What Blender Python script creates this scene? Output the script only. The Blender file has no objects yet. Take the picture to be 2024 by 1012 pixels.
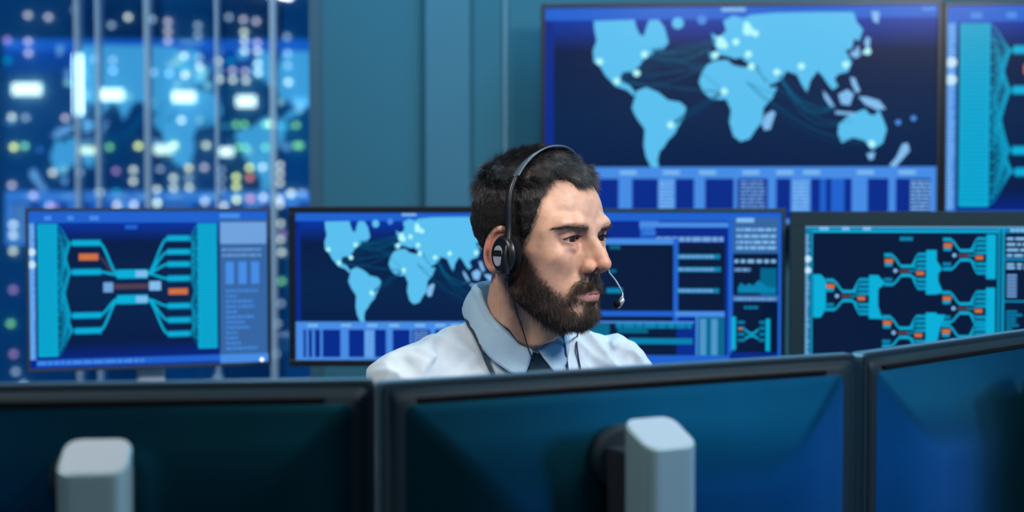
import bpy, bmesh, math, random
import numpy as np
from mathutils import Vector, Matrix, geometry

# ------------------------------------------------------------------ camera, world, exposure
SC = bpy.context.scene
COL = SC.collection
FPX = 2811.0                     # focal length in pixels of the 2024 px wide frame
CAM = Vector((0.0, 0.0, 1.26))
PITCH = math.atan(96.0 / FPX)
cam_data = bpy.data.cameras.new('camera')
cam = bpy.data.objects.new('camera', cam_data)
COL.objects.link(cam)
cam.location = CAM
cam.rotation_euler = (math.pi / 2 - PITCH, 0, 0)
cam_data.sensor_width = 36.0
cam_data.lens = FPX * 36.0 / 2024.0
cam_data.clip_end = 300
cam_data.dof.use_dof = True
cam_data.dof.focus_distance = 1.895
cam_data.dof.aperture_fstop = 3.4
SC.camera = cam
SC.view_settings.view_transform = 'Standard'
SC.view_settings.look = 'None'
SC.view_settings.gamma = 1.0
SC.view_settings.exposure = 0.0
SC.view_settings.use_curve_mapping = False
SC.cycles.use_denoising = True
SC.cycles.max_bounces = 8
SC.cycles.transparent_max_bounces = 24
SC.cycles.caustics_reflective = False
SC.cycles.caustics_refractive = False
SC.cycles.sample_clamp_indirect = 4.0

world = bpy.data.worlds.new('night_sky')
SC.world = world
world.use_nodes = True
world.node_tree.nodes['Background'].inputs[0].default_value = (0.006, 0.15, 0.42, 1)
world.node_tree.nodes['Background'].inputs[1].default_value = 1.0


def P(px, py, d):
    """world point seen at photo pixel (px, py) at distance y = d"""
    c, s = math.cos(PITCH), math.sin(PITCH)
    u = (506.0 - py) / FPX
    dx = (px - 1012.0) / FPX
    dy = c + u * s
    dz = -s + u * c
    k = d / dy
    return Vector((dx * k, d, CAM.z + dz * k))


# ------------------------------------------------------------------ helpers
def link(o, parent=None):
    COL.objects.link(o)
    if parent is not None:
        o.parent = parent
    return o


def tag(o, label=None, cat=None, group=None, kind=None):
    if label: o['label'] = label
    if cat: o['category'] = cat
    if group: o['group'] = group
    if kind: o['kind'] = kind
    return o


def empty(name, loc=(0, 0, 0), rz=0.0):
    o = bpy.data.objects.new(name, None)
    o.location = loc
    o.rotation_euler = (0, 0, rz)
    o.empty_display_size = 0.05
    return link(o)


def world_matrix(o):
    m = o.matrix_basis.copy()
    while o.parent is not None:
        o = o.parent
        m = o.matrix_basis @ m
    return m


class MB:
    """collects shapes into one mesh"""
    def __init__(self):
        self.v, self.f, self.m = [], [], []

    def add(self, verts, faces, mi=0):
        n = len(self.v)
        self.v.extend([tuple(p) for p in verts])
        for f in faces:
            self.f.append(tuple(i + n for i in f))
            self.m.append(mi)

    def box(self, c, s, mi=0, rot=None):
        x, y, z = s[0] / 2, s[1] / 2, s[2] / 2
        vs = [Vector((a * x, b * y, d * z)) for a in (-1, 1) for b in (-1, 1) for d in (-1, 1)]
        if rot is not None:
            vs = [rot @ p for p in vs]
        c = Vector(c)
        self.add([p + c for p in vs], [(0, 1, 3, 2), (4, 6, 7, 5), (0, 4, 5, 1), (2, 3, 7, 6), (0, 2, 6, 4), (1, 5, 7, 3)], mi)

    def prism(self, pts, axis0, ax_u, ax_v, ax_n, t, mi=0):
        """polygon (u,v) points extruded t along ax_n, from origin axis0"""
        o = Vector(axis0); u = Vector(ax_u); v = Vector(ax_v); n = Vector(ax_n)
        a = [o + u * p[0] + v * p[1] for p in pts]
        b = [p + n * t for p in a]
        k = len(pts)
        fs = [tuple(range(k)), tuple(reversed(range(k, 2 * k)))]
        for i in range(k):
            j = (i + 1) % k
            fs.append((i, i + k, j + k, j))
        self.add(a + b, fs, mi)

    def loft(self, rings, mi=0, cap0=True, cap1=True, closed=True):
        n = len(self.v); k = len(rings[0])
        for r in rings:
            self.v.extend([tuple(p) for p in r])
        for i in range(len(rings) - 1):
            for j in range(k if closed else k - 1):
                j2 = (j + 1) % k
                self.f.append((n + i * k + j, n + i * k + j2, n + (i + 1) * k + j2, n + (i + 1) * k + j)); self.m.append(mi)
        if cap0: self.f.append(tuple(n + j for j in reversed(range(k)))); self.m.append(mi)
        if cap1: self.f.append(tuple(n + (len(rings) - 1) * k + j for j in range(k))); self.m.append(mi)

    def tube(self, pts, r, seg=8, mi=0, flat=None, up=None):
        """round (or elliptical: flat=(a,b)) tube along pts; r may be a list"""
        pts = [Vector(p) for p in pts]
        n = len(pts)
        rs = r if isinstance(r, (list, tuple)) else [r] * n
        rings = []
        prev = None
        for i, p in enumerate(pts):
            t = (pts[min(i + 1, n - 1)] - pts[max(i - 1, 0)]).normalized()
            if up is not None:
                a = t.cross(Vector(up)).normalized()
            elif prev is None:
                a = t.cross(Vector((0, 0, 1)) if abs(t.z) < 0.9 else Vector((1, 0, 0))).normalized()
            else:
                a = (prev - t * prev.dot(t)).normalized()
            prev = a
            b = t.cross(a).normalized()
            fa, fb = flat if flat else (1, 1)
            rings.append([p + a * (math.cos(2 * math.pi * k / seg) * rs[i] * fa) + b * (math.sin(2 * math.pi * k / seg) * rs[i] * fb) for k in range(seg)])
        self.loft(rings, mi)

    def build(self, name, mats, parent=None, smooth=False, bevel=0.0, seg=2, world_space=False, recalc=True):
        me = bpy.data.meshes.new(name)
        vs = self.v
        if world_space and parent is not None:
            inv = world_matrix(parent).inverted()
            vs = [tuple(inv @ Vector(p)) for p in vs]
        me.from_pydata(vs, [], self.f)
        for m in (mats if isinstance(mats, (list, tuple)) else [mats]):
            me.materials.append(m)
        me.polygons.foreach_set('material_index', self.m)
        if recalc:
            bm = bmesh.new(); bm.from_mesh(me)
            bmesh.ops.recalc_face_normals(bm, faces=bm.faces)
            bm.to_mesh(me); bm.free()
        if smooth:
            me.polygons.foreach_set('use_smooth', [True] * len(me.polygons))
        me.update()
        o = bpy.data.objects.new(name, me)
        link(o, parent)
        if bevel:
            b = o.modifiers.new('bevel', 'BEVEL'); b.width = bevel; b.segments = seg; b.limit_method = 'ANGLE'; b.angle_limit = math.radians(40)
            b.harden_normals = False
        return o


def rrect(w, h, r, n=6, cx=0.0, cy=0.0):
    pts = []
    for (sx, sy, a0) in ((1, 1, 0), (-1, 1, 90), (-1, -1, 180), (1, -1, 270)):
        for k in range(n + 1):
            a = math.radians(a0 + 90.0 * k / n)
            pts.append((cx + sx * (w / 2 - r) + r * math.cos(a), cy + sy * (h / 2 - r) + r * math.sin(a)))
    return pts


def copy_tree(o, parent=None):
    c = o.copy(); COL.objects.link(c)
    if parent is not None: c.parent = parent
    for ch in list(o.children):
        copy_tree(ch, c)
    return c


def mat(name, col=(0.8, 0.8, 0.8), rough=0.5, metal=0.0, spec=0.5, emit=None, emit_s=0.0, coat=0.0):
    m = bpy.data.materials.new(name)
    m.use_nodes = True
    b = m.node_tree.nodes['Principled BSDF']
    b.inputs['Base Color'].default_value = (*col, 1)
    b.inputs['Roughness'].default_value = rough
    b.inputs['Metallic'].default_value = metal
    b.inputs['Specular IOR Level'].default_value = spec
    b.inputs['Coat Weight'].default_value = coat
    if emit is not None:
        b.inputs['Emission Color'].default_value = (*emit, 1)
        b.inputs['Emission Strength'].default_value = emit_s
    return m


def noisy(m, scale=30.0, amount=0.15, bump=0.0, bscale=None, detail=4.0):
    """multiply base colour with a soft noise and optionally add bump"""
    nt = m.node_tree; b = nt.nodes['Principled BSDF']
    tc = nt.nodes.new('ShaderNodeTexCoord')
    n = nt.nodes.new('ShaderNodeTexNoise'); n.inputs['Scale'].default_value = scale; n.inputs['Detail'].default_value = detail
    nt.links.new(tc.outputs['Object'], n.inputs['Vector'])
    base = tuple(b.inputs['Base Color'].default_value)
    mx = nt.nodes.new('ShaderNodeMix'); mx.data_type = 'RGBA'
    mx.inputs[6].default_value = tuple(c * (1 - amount) for c in base[:3]) + (1,)
    mx.inputs[7].default_value = tuple(min(1, c * (1 + amount)) for c in base[:3]) + (1,)
    nt.links.new(n.outputs['Fac'], mx.inputs[0]); nt.links.new(mx.outputs[2], b.inputs['Base Color'])
    if bump:
        n2 = nt.nodes.new('ShaderNodeTexNoise'); n2.inputs['Scale'].default_value = bscale or scale * 4; n2.inputs['Detail'].default_value = 3
        nt.links.new(tc.outputs['Object'], n2.inputs['Vector'])
        bp = nt.nodes.new('ShaderNodeBump'); bp.inputs['Strength'].default_value = bump; bp.inputs['Distance'].default_value = 0.001
        nt.links.new(n2.outputs['Fac'], bp.inputs['Height']); nt.links.new(bp.outputs['Normal'], b.inputs['Normal'])
    return m


def glow(name, col, s=1.0):
    m = bpy.data.materials.new(name); m.use_nodes = True
    nt = m.node_tree; nt.nodes.clear()
    e = nt.nodes.new('ShaderNodeEmission'); e.inputs[0].default_value = (*col, 1); e.inputs[1].default_value = s
    o = nt.nodes.new('ShaderNodeOutputMaterial'); nt.links.new(e.outputs[0], o.inputs[0])
    return m


# ------------------------------------------------------------------ signed distance modelling
F32 = np.float32


def smin(a, b, k):
    h = np.clip(0.5 + 0.5 * (b - a) / k, 0, 1)
    return b + (a - b) * h - k * h * (1 - h)


def ssub(a, b, k):
    """a minus b"""
    return -smin(-a, b, k)


def s_ell(p, c, r, rot=None):
    q = p - np.asarray(c, F32)
    if rot is not None:
        q = q @ np.asarray(rot, F32)
    r = np.asarray(r, F32)
    k0 = np.sqrt(np.sum((q / r) ** 2, -1)) + 1e-9
    k1 = np.sqrt(np.sum((q / (r * r)) ** 2, -1)) + 1e-9
    return k0 * (k0 - 1.0) / k1


def s_cap(p, a, b, r1, r2=None):
    a = np.asarray(a, F32); b = np.asarray(b, F32)
    if r2 is None: r2 = r1
    pa = p - a; ba = b - a
    h = np.clip(pa @ ba / (ba @ ba), 0, 1)
    d = pa - h[..., None] * ba
    return np.sqrt(np.sum(d * d, -1)) - (r1 + (r2 - r1) * h)


def s_path(p, pts, rs, k=None):
    d = None
    for i in range(len(pts) - 1):
        e = s_cap(p, pts[i], pts[i + 1], rs[i], rs[i + 1])
        d = e if d is None else (np.minimum(d, e) if k is None else smin(d, e, k))
    return d


def s_box(p, c, h, r, rot=None):
    q = p - np.asarray(c, F32)
    if rot is not None: q = q @ np.asarray(rot, F32)
    q = np.abs(q) - (np.asarray(h, F32) - r)
    return np.sqrt(np.sum(np.maximum(q, 0) ** 2, -1)) + np.minimum(np.max(q, -1), 0) - r


def axis_steps(lo, hi, zones, coarse):
    """grid coordinates from lo to hi with fine steps in zones [(a,b,h)]"""
    xs = [lo]
    while xs[-1] < hi:
        h = coarse
        for a, b, hz in zones:
            if a - 1e-9 <= xs[-1] < b: h = min(h, hz)
        xs.append(xs[-1] + h)
    return np.array(xs, F32)


def evalf(f, pts, chunk=400000):
    out = np.empty(len(pts), F32)
    for i in range(0, len(pts), chunk):
        out[i:i + chunk] = f(pts[i:i + chunk])
    return out


def surface_nets(f, X, Y, Z, B=4):
    nx, ny, nz = len(X), len(Y), len(Z)
    ix = np.unique(np.append(np.arange(0, nx, B), nx - 1)); iy = np.unique(np.append(np.arange(0, ny, B), ny - 1)); iz = np.unique(np.append(np.arange(0, nz, B), nz - 1))
    # block centre evaluation
    def mids(A, idx): return (A[idx[:-1]] + A[idx[1:]]) / 2, (A[idx[1:]] - A[idx[:-1]]) / 2
    mx, hx = mids(X, ix); my, hy = mids(Y, iy); mz, hz = mids(Z, iz)
    g = np.stack(np.meshgrid(mx, my, mz, indexing='ij'), -1).reshape(-1, 3)
    d = evalf(f, g).reshape(len(mx), len(my), len(mz))
    rad = np.sqrt(hx[:, None, None] ** 2 + hy[None, :, None] ** 2 + hz[None, None, :] ** 2)
    near = np.abs(d) < rad * 1.6 + 1e-6
    # dense array
    bx = np.clip(np.searchsorted(ix, np.arange(nx), side='right') - 1, 0, len(mx) - 1)
    by = np.clip(np.searchsorted(iy, np.arange(ny), side='right') - 1, 0, len(my) - 1)
    bz = np.clip(np.searchsorted(iz, np.arange(nz), side='right') - 1, 0, len(mz) - 1)
    D = d[bx][:, by][:, :, bz].astype(F32)
    # points of near blocks, both ends
    N = np.zeros((nx, ny, nz), bool)
    bi, bj, bk = np.nonzero(near)
    Nn = near[bx][:, by][:, :, bz]
    N |= Nn
    # include upper border points of near blocks
    M = Nn.copy(); M[1:] |= Nn[:-1]; M2 = M.copy(); M2[:, 1:] |= M[:, :-1]; M3 = M2.copy(); M3[:, :, 1:] |= M2[:, :, :-1]
    N = M3
    i, j, k = np.nonzero(N)
    pts = np.stack([X[i], Y[j], Z[k]], -1)
    D[i, j, k] = evalf(f, pts)
    S = D < 0
    # active cells
    c = S[:-1, :-1, :-1].astype(np.int8)
    tot = np.zeros_like(c)
    for a in (0, 1):
        for b in (0, 1):
            for e in (0, 1):
                tot += S[a:nx - 1 + a, b:ny - 1 + b, e:nz - 1 + e]
    act = (tot > 0) & (tot < 8)
    ai, aj, ak = np.nonzero(act)
    idx = -np.ones(act.shape, np.int32); idx[ai, aj, ak] = np.arange(len(ai))
    acc = np.zeros((len(ai), 3), np.float64); cnt = np.zeros(len(ai))
    cor = [(a, b, e) for a in (0, 1) for b in (0, 1) for e in (0, 1)]
    for p0 in cor:
        for ax in range(3):
            if p0[ax]: continue
            p1 = list(p0); p1[ax] = 1
            d0 = D[ai + p0[0], aj + p0[1], ak + p0[2]]; d1 = D[ai + p1[0], aj + p1[1], ak + p1[2]]
            cr = (d0 < 0) != (d1 < 0)
            t = np.where(cr, d0 / np.where(cr, d0 - d1, 1), 0)
            q0 = np.stack([X[ai + p0[0]], Y[aj + p0[1]], Z[ak + p0[2]]], -1); q1 = np.stack([X[ai + p1[0]], Y[aj + p1[1]], Z[ak + p1[2]]], -1)
            acc += np.where(cr[:, None], q0 + (q1 - q0) * t[:, None], 0); cnt += cr
    V = acc / cnt[:, None]
    quads = []
    def emit(cr, sgn, c0, c1, c2, c3):
        q = np.stack([c0, c1, c2, c3], -1)
        ok = (q >= 0).all(-1)
        q = q[ok]; s = sgn[ok]
        q[~s] = q[~s][:, ::-1]
        quads.append(q)
    # x edges
    e = S[:-1] != S[1:]; i, j, k = np.nonzero(e[:, 1:-1, 1:-1]); j += 1; k += 1
    emit(None, S[i, j, k], idx[i, j - 1, k - 1], idx[i, j, k - 1], idx[i, j, k], idx[i, j - 1, k])
    e = S[:, :-1] != S[:, 1:]; i, j, k = np.nonzero(e[1:-1, :, 1:-1]); i += 1; k += 1
    emit(None, S[i, j, k], idx[i - 1, j, k - 1], idx[i - 1, j, k], idx[i, j, k], idx[i, j, k - 1])
    e = S[:, :, :-1] != S[:, :, 1:]; i, j, k = np.nonzero(e[1:-1, 1:-1, :]); i += 1; j += 1
    emit(None, S[i, j, k], idx[i - 1, j - 1, k], idx[i, j - 1, k], idx[i, j, k], idx[i - 1, j, k])
    return V.astype(F32), np.concatenate(quads)


def gradf(f, p, e):
    g = np.empty_like(p)
    for a in range(3):
        o = np.zeros(3, F32); o[a] = e
        g[:, a] = f(p + o) - f(p - o)
    return g / (2 * e)


def project(f, V, e, it=2, maxstep=None):
    for _ in range(it):
        for i in range(0, len(V), 300000):
            p = V[i:i + 300000]
            d = f(p); g = gradf(f, p, e)
            n2 = np.maximum(np.sum(g * g, -1), 0.1)
            st = -(d / n2)[:, None] * g
            if maxstep:
                l = np.linalg.norm(st, axis=-1, keepdims=True)
                st *= np.minimum(1, maxstep / np.maximum(l, 1e-9))
            V[i:i + 300000] = p + st
    return V


def np_mesh(name, V, Q, mats, parent=None, smooth=True, attrs=None):
    me = bpy.data.meshes.new(name)
    V = np.asarray(V, np.float64)
    if parent is not None:
        inv = np.array(world_matrix(parent).inverted())
        V = V @ inv[:3, :3].T + inv[:3, 3]
    n = Q.shape[1]
    me.vertices.add(len(V)); me.vertices.foreach_set('co', V.astype(F32).ravel())
    me.loops.add(len(Q) * n); me.loops.foreach_set('vertex_index', Q.astype(np.int32).ravel())
    me.polygons.add(len(Q)); me.polygons.foreach_set('loop_start', np.arange(0, len(Q) * n, n, dtype=np.int32))
    me.polygons.foreach_set('loop_total', np.full(len(Q), n, np.int32))
    if smooth: me.polygons.foreach_set('use_smooth', np.ones(len(Q), bool))
    for m in (mats if isinstance(mats, (list, tuple)) else [mats]): me.materials.append(m)
    me.update(calc_edges=True); me.validate()
    for k, c in (attrs or {}).items():
        a = me.color_attributes.new(k, 'FLOAT_COLOR', 'POINT')
        c4 = np.ones((len(V), 4), F32); c4[:, :c.shape[1]] = c
        a.data.foreach_set('color', c4.ravel())
    o = bpy.data.objects.new(name, me)
    return link(o, parent)


# ------------------------------------------------------------------ room lights and added fill lamps
VW_GAIN = 1.7
VW_SIDE = 3.2
ceil_m = noisy(mat('ceiling_paint', (0.03, 0.07, 0.10), rough=0.85), 3, 0.05)


def panel_light(name, loc, size, aim, col, power, label, emit):
    """a lamp fitting: housing, glowing diffuser and the light it gives"""
    root = empty(name, loc); tag(root, label, 'ceiling light')
    q = (Vector(aim) - Vector(loc)).to_track_quat('-Z', 'Y').to_matrix()
    mb = MB(); mb.box((0, 0, 0.03), (size[0] + .04, size[1] + .04, 0.05), rot=None)
    mb.v = [tuple(q @ Vector(p)) for p in mb.v]; mb.build('lamp_housing', ceil_m, root)
    mb = MB(); mb.box((0, 0, 0.0), (size[0], size[1], 0.012)); mb.v = [tuple(q @ Vector(p)) for p in mb.v]
    mb.build('diffuser', glow('lamp_glow', col, emit), root)
    l = bpy.data.lights.new('lamp_light', 'AREA'); l.shape = 'RECTANGLE'; l.size, l.size_y = size; l.energy = power; l.color = col
    o = bpy.data.objects.new('lamp_light', l); link(o, root); o.location = q @ Vector((0, 0, -0.012)); o.rotation_euler = q.to_euler()
    return root


panel_light('unseen_ceiling_light', (1.60, 0.85, 2.72), (0.6, 0.6), (0.06, 1.95, 1.15), (1.0, 0.95, 0.92), 62, 'square white ceiling light hung to the right between camera and man', 3.0)
panel_light('unseen_ceiling_light', (-1.05, 1.15, 2.80), (0.6, 1.2), (0.0, 1.95, 1.15), (1.0, 0.93, 0.86), 34, 'long unseen fill light added over the left end of the operator desk', 1.5)  # added fill, unseen, to brighten the near side of the face
panel_light('unseen_ceiling_light', (0.9, 2.9, 2.84), (0.6, 1.2), (0.9, 2.9, 0), (0.22, 0.66, 1.0), 22, 'long cool ceiling light over the back desk', 1.5)
panel_light('unseen_ceiling_light', (-0.3, 3.3, 2.84), (0.6, 0.6), (-0.3, 3.6, 0), (0.25, 0.68, 1.0), 18, 'square cool ceiling light close to the back wall', 1.5)
panel_light('unseen_ceiling_light', (0.35, -0.3, 2.80), (0.6, 0.6), (0.06, 1.95, 1.15), (1.0, 0.90, 0.82), 20, 'unseen fill light added above and behind the camera', 1.5)  # added fill, unseen, to lift the man from the camera side
# ------------------------------------------------------------------ room shell
RX0, RX1, RY0, RY1, RH = -4.6, 3.4, -3.6, 4.25, 2.9
WX = -0.565                                   # where the glazing meets the solid wall


def struct(name, mb, m, **k):
    return tag(mb.build(name, m, **k), kind='structure')


wall_m = noisy(mat('teal_grey_wall', (0.034, 0.150, 0.205), rough=0.75, spec=0.3), 1.1, 0.12)
dark_wall = noisy(mat('dark_wall', (0.012, 0.045, 0.085), rough=0.8, spec=0.3), 1.5, 0.1)
floor_m = noisy(mat('dark_carpet', (0.02, 0.028, 0.036), rough=0.9, spec=0.2), 60, 0.3)
alu = noisy(mat('window_aluminium', (0.32, 0.42, 0.50), rough=0.45, metal=0.6), 20, 0.1)
mb = MB(); mb.box(((RX0 + RX1) / 2, (RY0 + RY1) / 2 + .05, -0.05), (RX1 - RX0 + .3, RY1 - RY0 + .3, 0.1)); struct('floor', mb, floor_m)
mb = MB(); mb.box(((RX0 + RX1) / 2, (RY0 + RY1) / 2 + .05, RH + 0.05), (RX1 - RX0 + .3, RY1 - RY0 + .3, 0.1)); struct('ceiling', mb, ceil_m)
mb = MB(); mb.box(((WX + RX1) / 2, RY1 + 0.06, RH / 2), (RX1 - WX, 0.12, RH)); struct('wall_back', mb, wall_m)
mb = MB(); mb.box((RX1 + 0.06, (RY0 + RY1) / 2, RH / 2), (0.12, RY1 - RY0 + .24, RH)); struct('wall_right', mb, dark_wall)
mb = MB(); mb.box((RX0 - 0.06, (RY0 + RY1) / 2, RH / 2), (0.12, RY1 - RY0 + .24, RH)); struct('wall_left', mb, dark_wall)
mb = MB(); mb.box(((RX0 + RX1) / 2, RY0 - 0.06, RH / 2), (RX1 - RX0, 0.12, RH)); struct('wall_front', mb, dark_wall)
# a joint strip and a shallow pilaster on the solid wall
mb = MB(); mb.box((-0.02, RY1 - 0.006, RH / 2), (0.012, 0.012, RH)); struct('trim_1', mb, noisy(mat('joint_strip', (0.09, 0.22, 0.29), rough=0.5, metal=0.1), 10, .05))
mb = MB(); mb.box((-0.19, RY1 - 0.02, RH / 2), (0.13, 0.04, RH)); struct('trim_2', mb, noisy(mat('pilaster_paint', (0.042, 0.168, 0.235), rough=0.7), 2, .08))
mb = MB(); mb.box(((WX + RX1) / 2, RY1 - 0.008, 0.05), (RX1 - WX - .02, 0.016, 0.10)); struct('baseboard_back', mb, dark_wall)

# glazing
frame_m = noisy(mat('teal_frame_paint', (0.03, 0.10, 0.15), rough=0.6), 20, 0.1)
glass = bpy.data.materials.new('night_glass'); glass.use_nodes = True
nt = glass.node_tree; nt.nodes.clear()
tr = nt.nodes.new('ShaderNodeBsdfTransparent'); tr.inputs[0].default_value = (0.75, 0.92, 1.0, 1)
gl = nt.nodes.new('ShaderNodeBsdfGlossy'); gl.inputs[0].default_value = (0.8, 0.92, 1.0, 1); gl.inputs[1].default_value = 0.02
mx = nt.nodes.new('ShaderNodeMixShader'); mx.inputs[0].default_value = 0.24
out = nt.nodes.new('ShaderNodeOutputMaterial')
nt.links.new(tr.outputs[0], mx.inputs[1]); nt.links.new(gl.outputs[0], mx.inputs[2]); nt.links.new(mx.outputs[0], out.inputs[0])
def px_x(px, d=RY1): return (px - 1012.0) / FPX * d
win = empty('window_1', ((RX0 + WX) / 2, RY1, 0)); tag(win, kind='structure')
mb = MB(); mb.box(((RX0 + WX) / 2, RY1 + 0.05, 1.45), (WX - RX0, 0.010, 2.8)); mb.build('window_pane', glass, win, world_space=True)
mb = MB()
mb.box(((RX0 + WX) / 2, RY1 + 0.05, 2.86), (WX - RX0, 0.09, 0.08)); mb.box(((RX0 + WX) / 2, RY1 + 0.05, 0.04), (WX - RX0, 0.09, 0.08)); mb.box((WX - 0.02, RY1 + 0.05, 1.45), (0.04, 0.09, 2.9))
mb.build('window_frame', frame_m, win, world_space=True)
lum = mat('etched_glass_joint', (0.55, 0.70, 0.80), rough=0.5)
_l = lum.node_tree; _t = _l.nodes.new('ShaderNodeBsdfTransparent'); _m = _l.nodes.new('ShaderNodeMixShader'); _m.inputs[0].default_value = 0.38
_l.links.new(_t.outputs[0], _m.inputs[1]); _l.links.new(_l.nodes['Principled BSDF'].outputs[0], _m.inputs[2]); _l.links.new(_m.outputs[0], _l.nodes['Material Output'].inputs[0])
for px, w in ((155, 0.014), (196, 0.012), (293, 0.016), (430, 0.008), (541, 0.018)):
    mb = MB(); mb.box((px_x(px, RY1 + .03), RY1 + 0.03, 1.45), (w, 0.02, 2.8)); mb.build('mullion', lum, win, world_space=True)

# ------------------------------------------------------------------ the night city beyond the glass
facade = [noisy(mat('facade_blue', (0.16, 0.42, 0.55), rough=0.8), 0.3, 0.35), noisy(mat('facade_dark', (0.07, 0.24, 0.36), rough=0.8), 0.3, 0.35)]
CL = {'w': ((1.0, .80, .62), 2.2), 'p': ((.95, .62, .66), 1.7), 'o': ((1.0, .72, .42), 2.6), 'y': ((1.0, .82, .25), 3.0), 'r': ((1.0, .18, .12), 2.4), 'g': ((.35, .85, .30), 1.6),
      'm': ((.70, .30, .60), 1.4), 'c': ((.1, .75, .85), 1.9), 'b': ((.45, .62, .95), 1.8), 't': ((.0, .35, .40), 1.4), 'v': ((.62, .62, .72), 1.3)}
clm = {k: glow('city_light_' + {'w': 'warm', 'p': 'pink', 'o': 'amber', 'y': 'yellow', 'r': 'red', 'g': 'green', 'm': 'magenta', 'c': 'cyan', 'b': 'blue', 't': 'teal', 'v': 'grey'}[k], c, s * 1.6) for k, (c, s) in CL.items()}
# (zoomed crop x, y, kind) read at 2.53 px per photo pixel
DOTS = '''137 75 p;239 85 p;375 50 v;33 199 m;138 207 p;140 265 p;555 125 v;638 85 w;760 95 v;838 107 p;838 155 p;838 203 p;988 127 v;988 175 v;1143 85 v;1216 97 p;1280 105 p;1219 160 w;1221 203 w;1223 252 w;
1285 213 p;1286 256 w;1289 318 w;1290 363 w;1434 183 v;1437 267 v;1438 328 v;1441 410 w;473 293 v;562 300 v;563 353 b;766 362 v;845 367 b;919 280 w;993 288 v;996 334 w;922 374 o;998 385 t;918 330 t;1090 305 w;1150 305 t;
1096 395 w;1162 352 p;1163 398 w;1226 357 p;1229 402 w;1095 350 v;57 585 w;126 588 v;325 590 p;545 735 g;66 735 y;120 730 g;262 863 w;395 863 v;578 855 m;665 850 w;664 906 w;800 845 v;942 840 o;1020 837 p;1112 850 v;
865 890 w;866 940 w;942 890 v;945 938 w;783 947 w;1247 838 y;1248 888 r;1312 835 w;1400 826 w;1400 868 w;1400 915 w;1180 886 y;1180 934 y;1181 997 y;1112 945 v;1112 895 v;57 926 p;165 977 p;494 962 w;580 958 t;1022 998 v;
1250 993 r;1315 985 w;1457 968 w;1510 965 v;1180 622 g;1222 622 g;1325 622 g;1350 620 y;1480 625 g;1225 737 g;1325 737 g;1480 727 g;1500 727 g;870 725 y;1030 727 w;690 730 y;905 600 w;1190 735 g;1565 990 m;1400 1000 p;35 300 t;
667 1020 p;583 1020 p;783 1010 w'''.replace('\n', '').split(';')
dots = [(float(a) / 2.53, float(b) / 2.53, c) for a, b, c in (d.split() for d in DOTS)]
dots += [(97, 407, 'p'), (66, 385, 'm'), (107, 410, 'm'), (230, 407, 'w'), (264, 405, 'w'), (310, 402, 'y'), (404, 398, 'w'), (442, 407, 'o'), (467, 395, 'y'), (494, 393, 'r'), (520, 396, 'v'), (553, 404, 'w'),
         (555, 442, 'w'), (557, 462, 'm'), (555, 474, 'w'), (556, 499, 'w'), (549, 392, 'w'), (574, 382, 'o'), (25, 444, 'w'), (25, 465, 'w'), (25, 496, 'w'), (25, 573, 'm'), (26, 700, 'm'), (20, 640, 'g'), (556, 556, 'g'), (555, 600, 'v'), (30, 735, 'v'), (548, 640, 'v'),
         (545, 700, 'v'), (620, 392, 'v'), (45, 760, 'v'), (430, 748, 'v')]
panels = [(52, 176, 66, 33, 'W'), (220, 187, 56, 32, 'W'), (363, 191, 54, 32, 'W'), (486, 200, 48, 32, 'W'), (591, 203, 40, 26, 'B'), (172, 297, 44, 24, 'Y'), (322, 295, 46, 28, 'Y'), (447, 300, 36, 26, 'W'),
          (175, 246, 40, 14, 'C'), (322, 248, 34, 12, 'C'), (447, 249, 38, 14, 'C'), (561, 250, 34, 22, 'C'), (565, 290, 26, 22, 'B'), (20, 240, 26, 16, 'B'), (405, 285, 30, 12, 'Y')]
pm = {'W': glow('office_window_white', (1.0, .94, .80), 3.2), 'Y': glow('office_window_yellow', (1.0, .88, .50), 2.2), 'B': glow('office_window_blue', (.25, .58, .95), 1.1), 'C': glow('office_window_cyan', (.10, .62, .85), 1.1)}
BLD = [(-90, 150, 40, 26, 0), (150, 320, 38.5, 24, 1), (320, 440, 37, 21, 0), (440, 556, 35.5, 23, 1), (556, 720, 34, 20, 0)]
BLAB = ['blue tower block at the far left beyond the glass with a white lit window row', 'dark tower beyond the glass behind the two left mullions', 'lower blue block beyond the glass seen above the left desk monitor',
        'dark tower beyond the glass with green and yellow lights', 'blue block beyond the glass next to the solid wall']
for n, (x0, x1, d, top, k) in enumerate(BLD):
    a, b = (x0 - 1012) / FPX * d, (x1 - 1012) / FPX * d
    root = empty('city_building', ((a + b) / 2, d + 3, -12)); tag(root, BLAB[n], 'building', group=None)
    mb = MB(); mb.box(((a + b) / 2, d + 3, (top - 12) / 2), (b - a - 0.06, 6, top + 12)); mb.build('facade', facade[k], root, world_space=True)
    for px, py, c in dots:
        if x0 <= px < x1:
            p = P(px, py, d - 0.12); s = 4.6 / FPX * d
            mb = MB(); mb.loft([[(p.x + s * math.cos(t), yy, p.z + s * math.sin(t)) for t in np.linspace(0, 2 * math.pi, 12, endpoint=False)] for yy in (d - 0.12, d - 0.05)])
            mb.build('window_light', clm[c], root, world_space=True)
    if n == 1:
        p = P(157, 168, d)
        mb = MB(); mb.tube([(p.x, d - 0.12, p.z - 0.8), (p.x, d - 0.12, p.z + 0.8)], 0.11, 12); mb.build('lamp_reflection', glow('lamp_reflection_glow', (.85, .95, 1.0), 6.0), root, world_space=True)  # added glowing tube, stands for a lamp's reflection in the glass
    for px, py, w, h, c in panels:
        if x0 <= px < x1:
            p = P(px, py, d - 0.15)
            mb = MB(); mb.box((p.x, d - 0.12, p.z), ((w - 11) / FPX * d, 0.08, (h - 11) / FPX * d)); mb.build('lit_office_window', pm[c], root, world_space=True)
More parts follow.
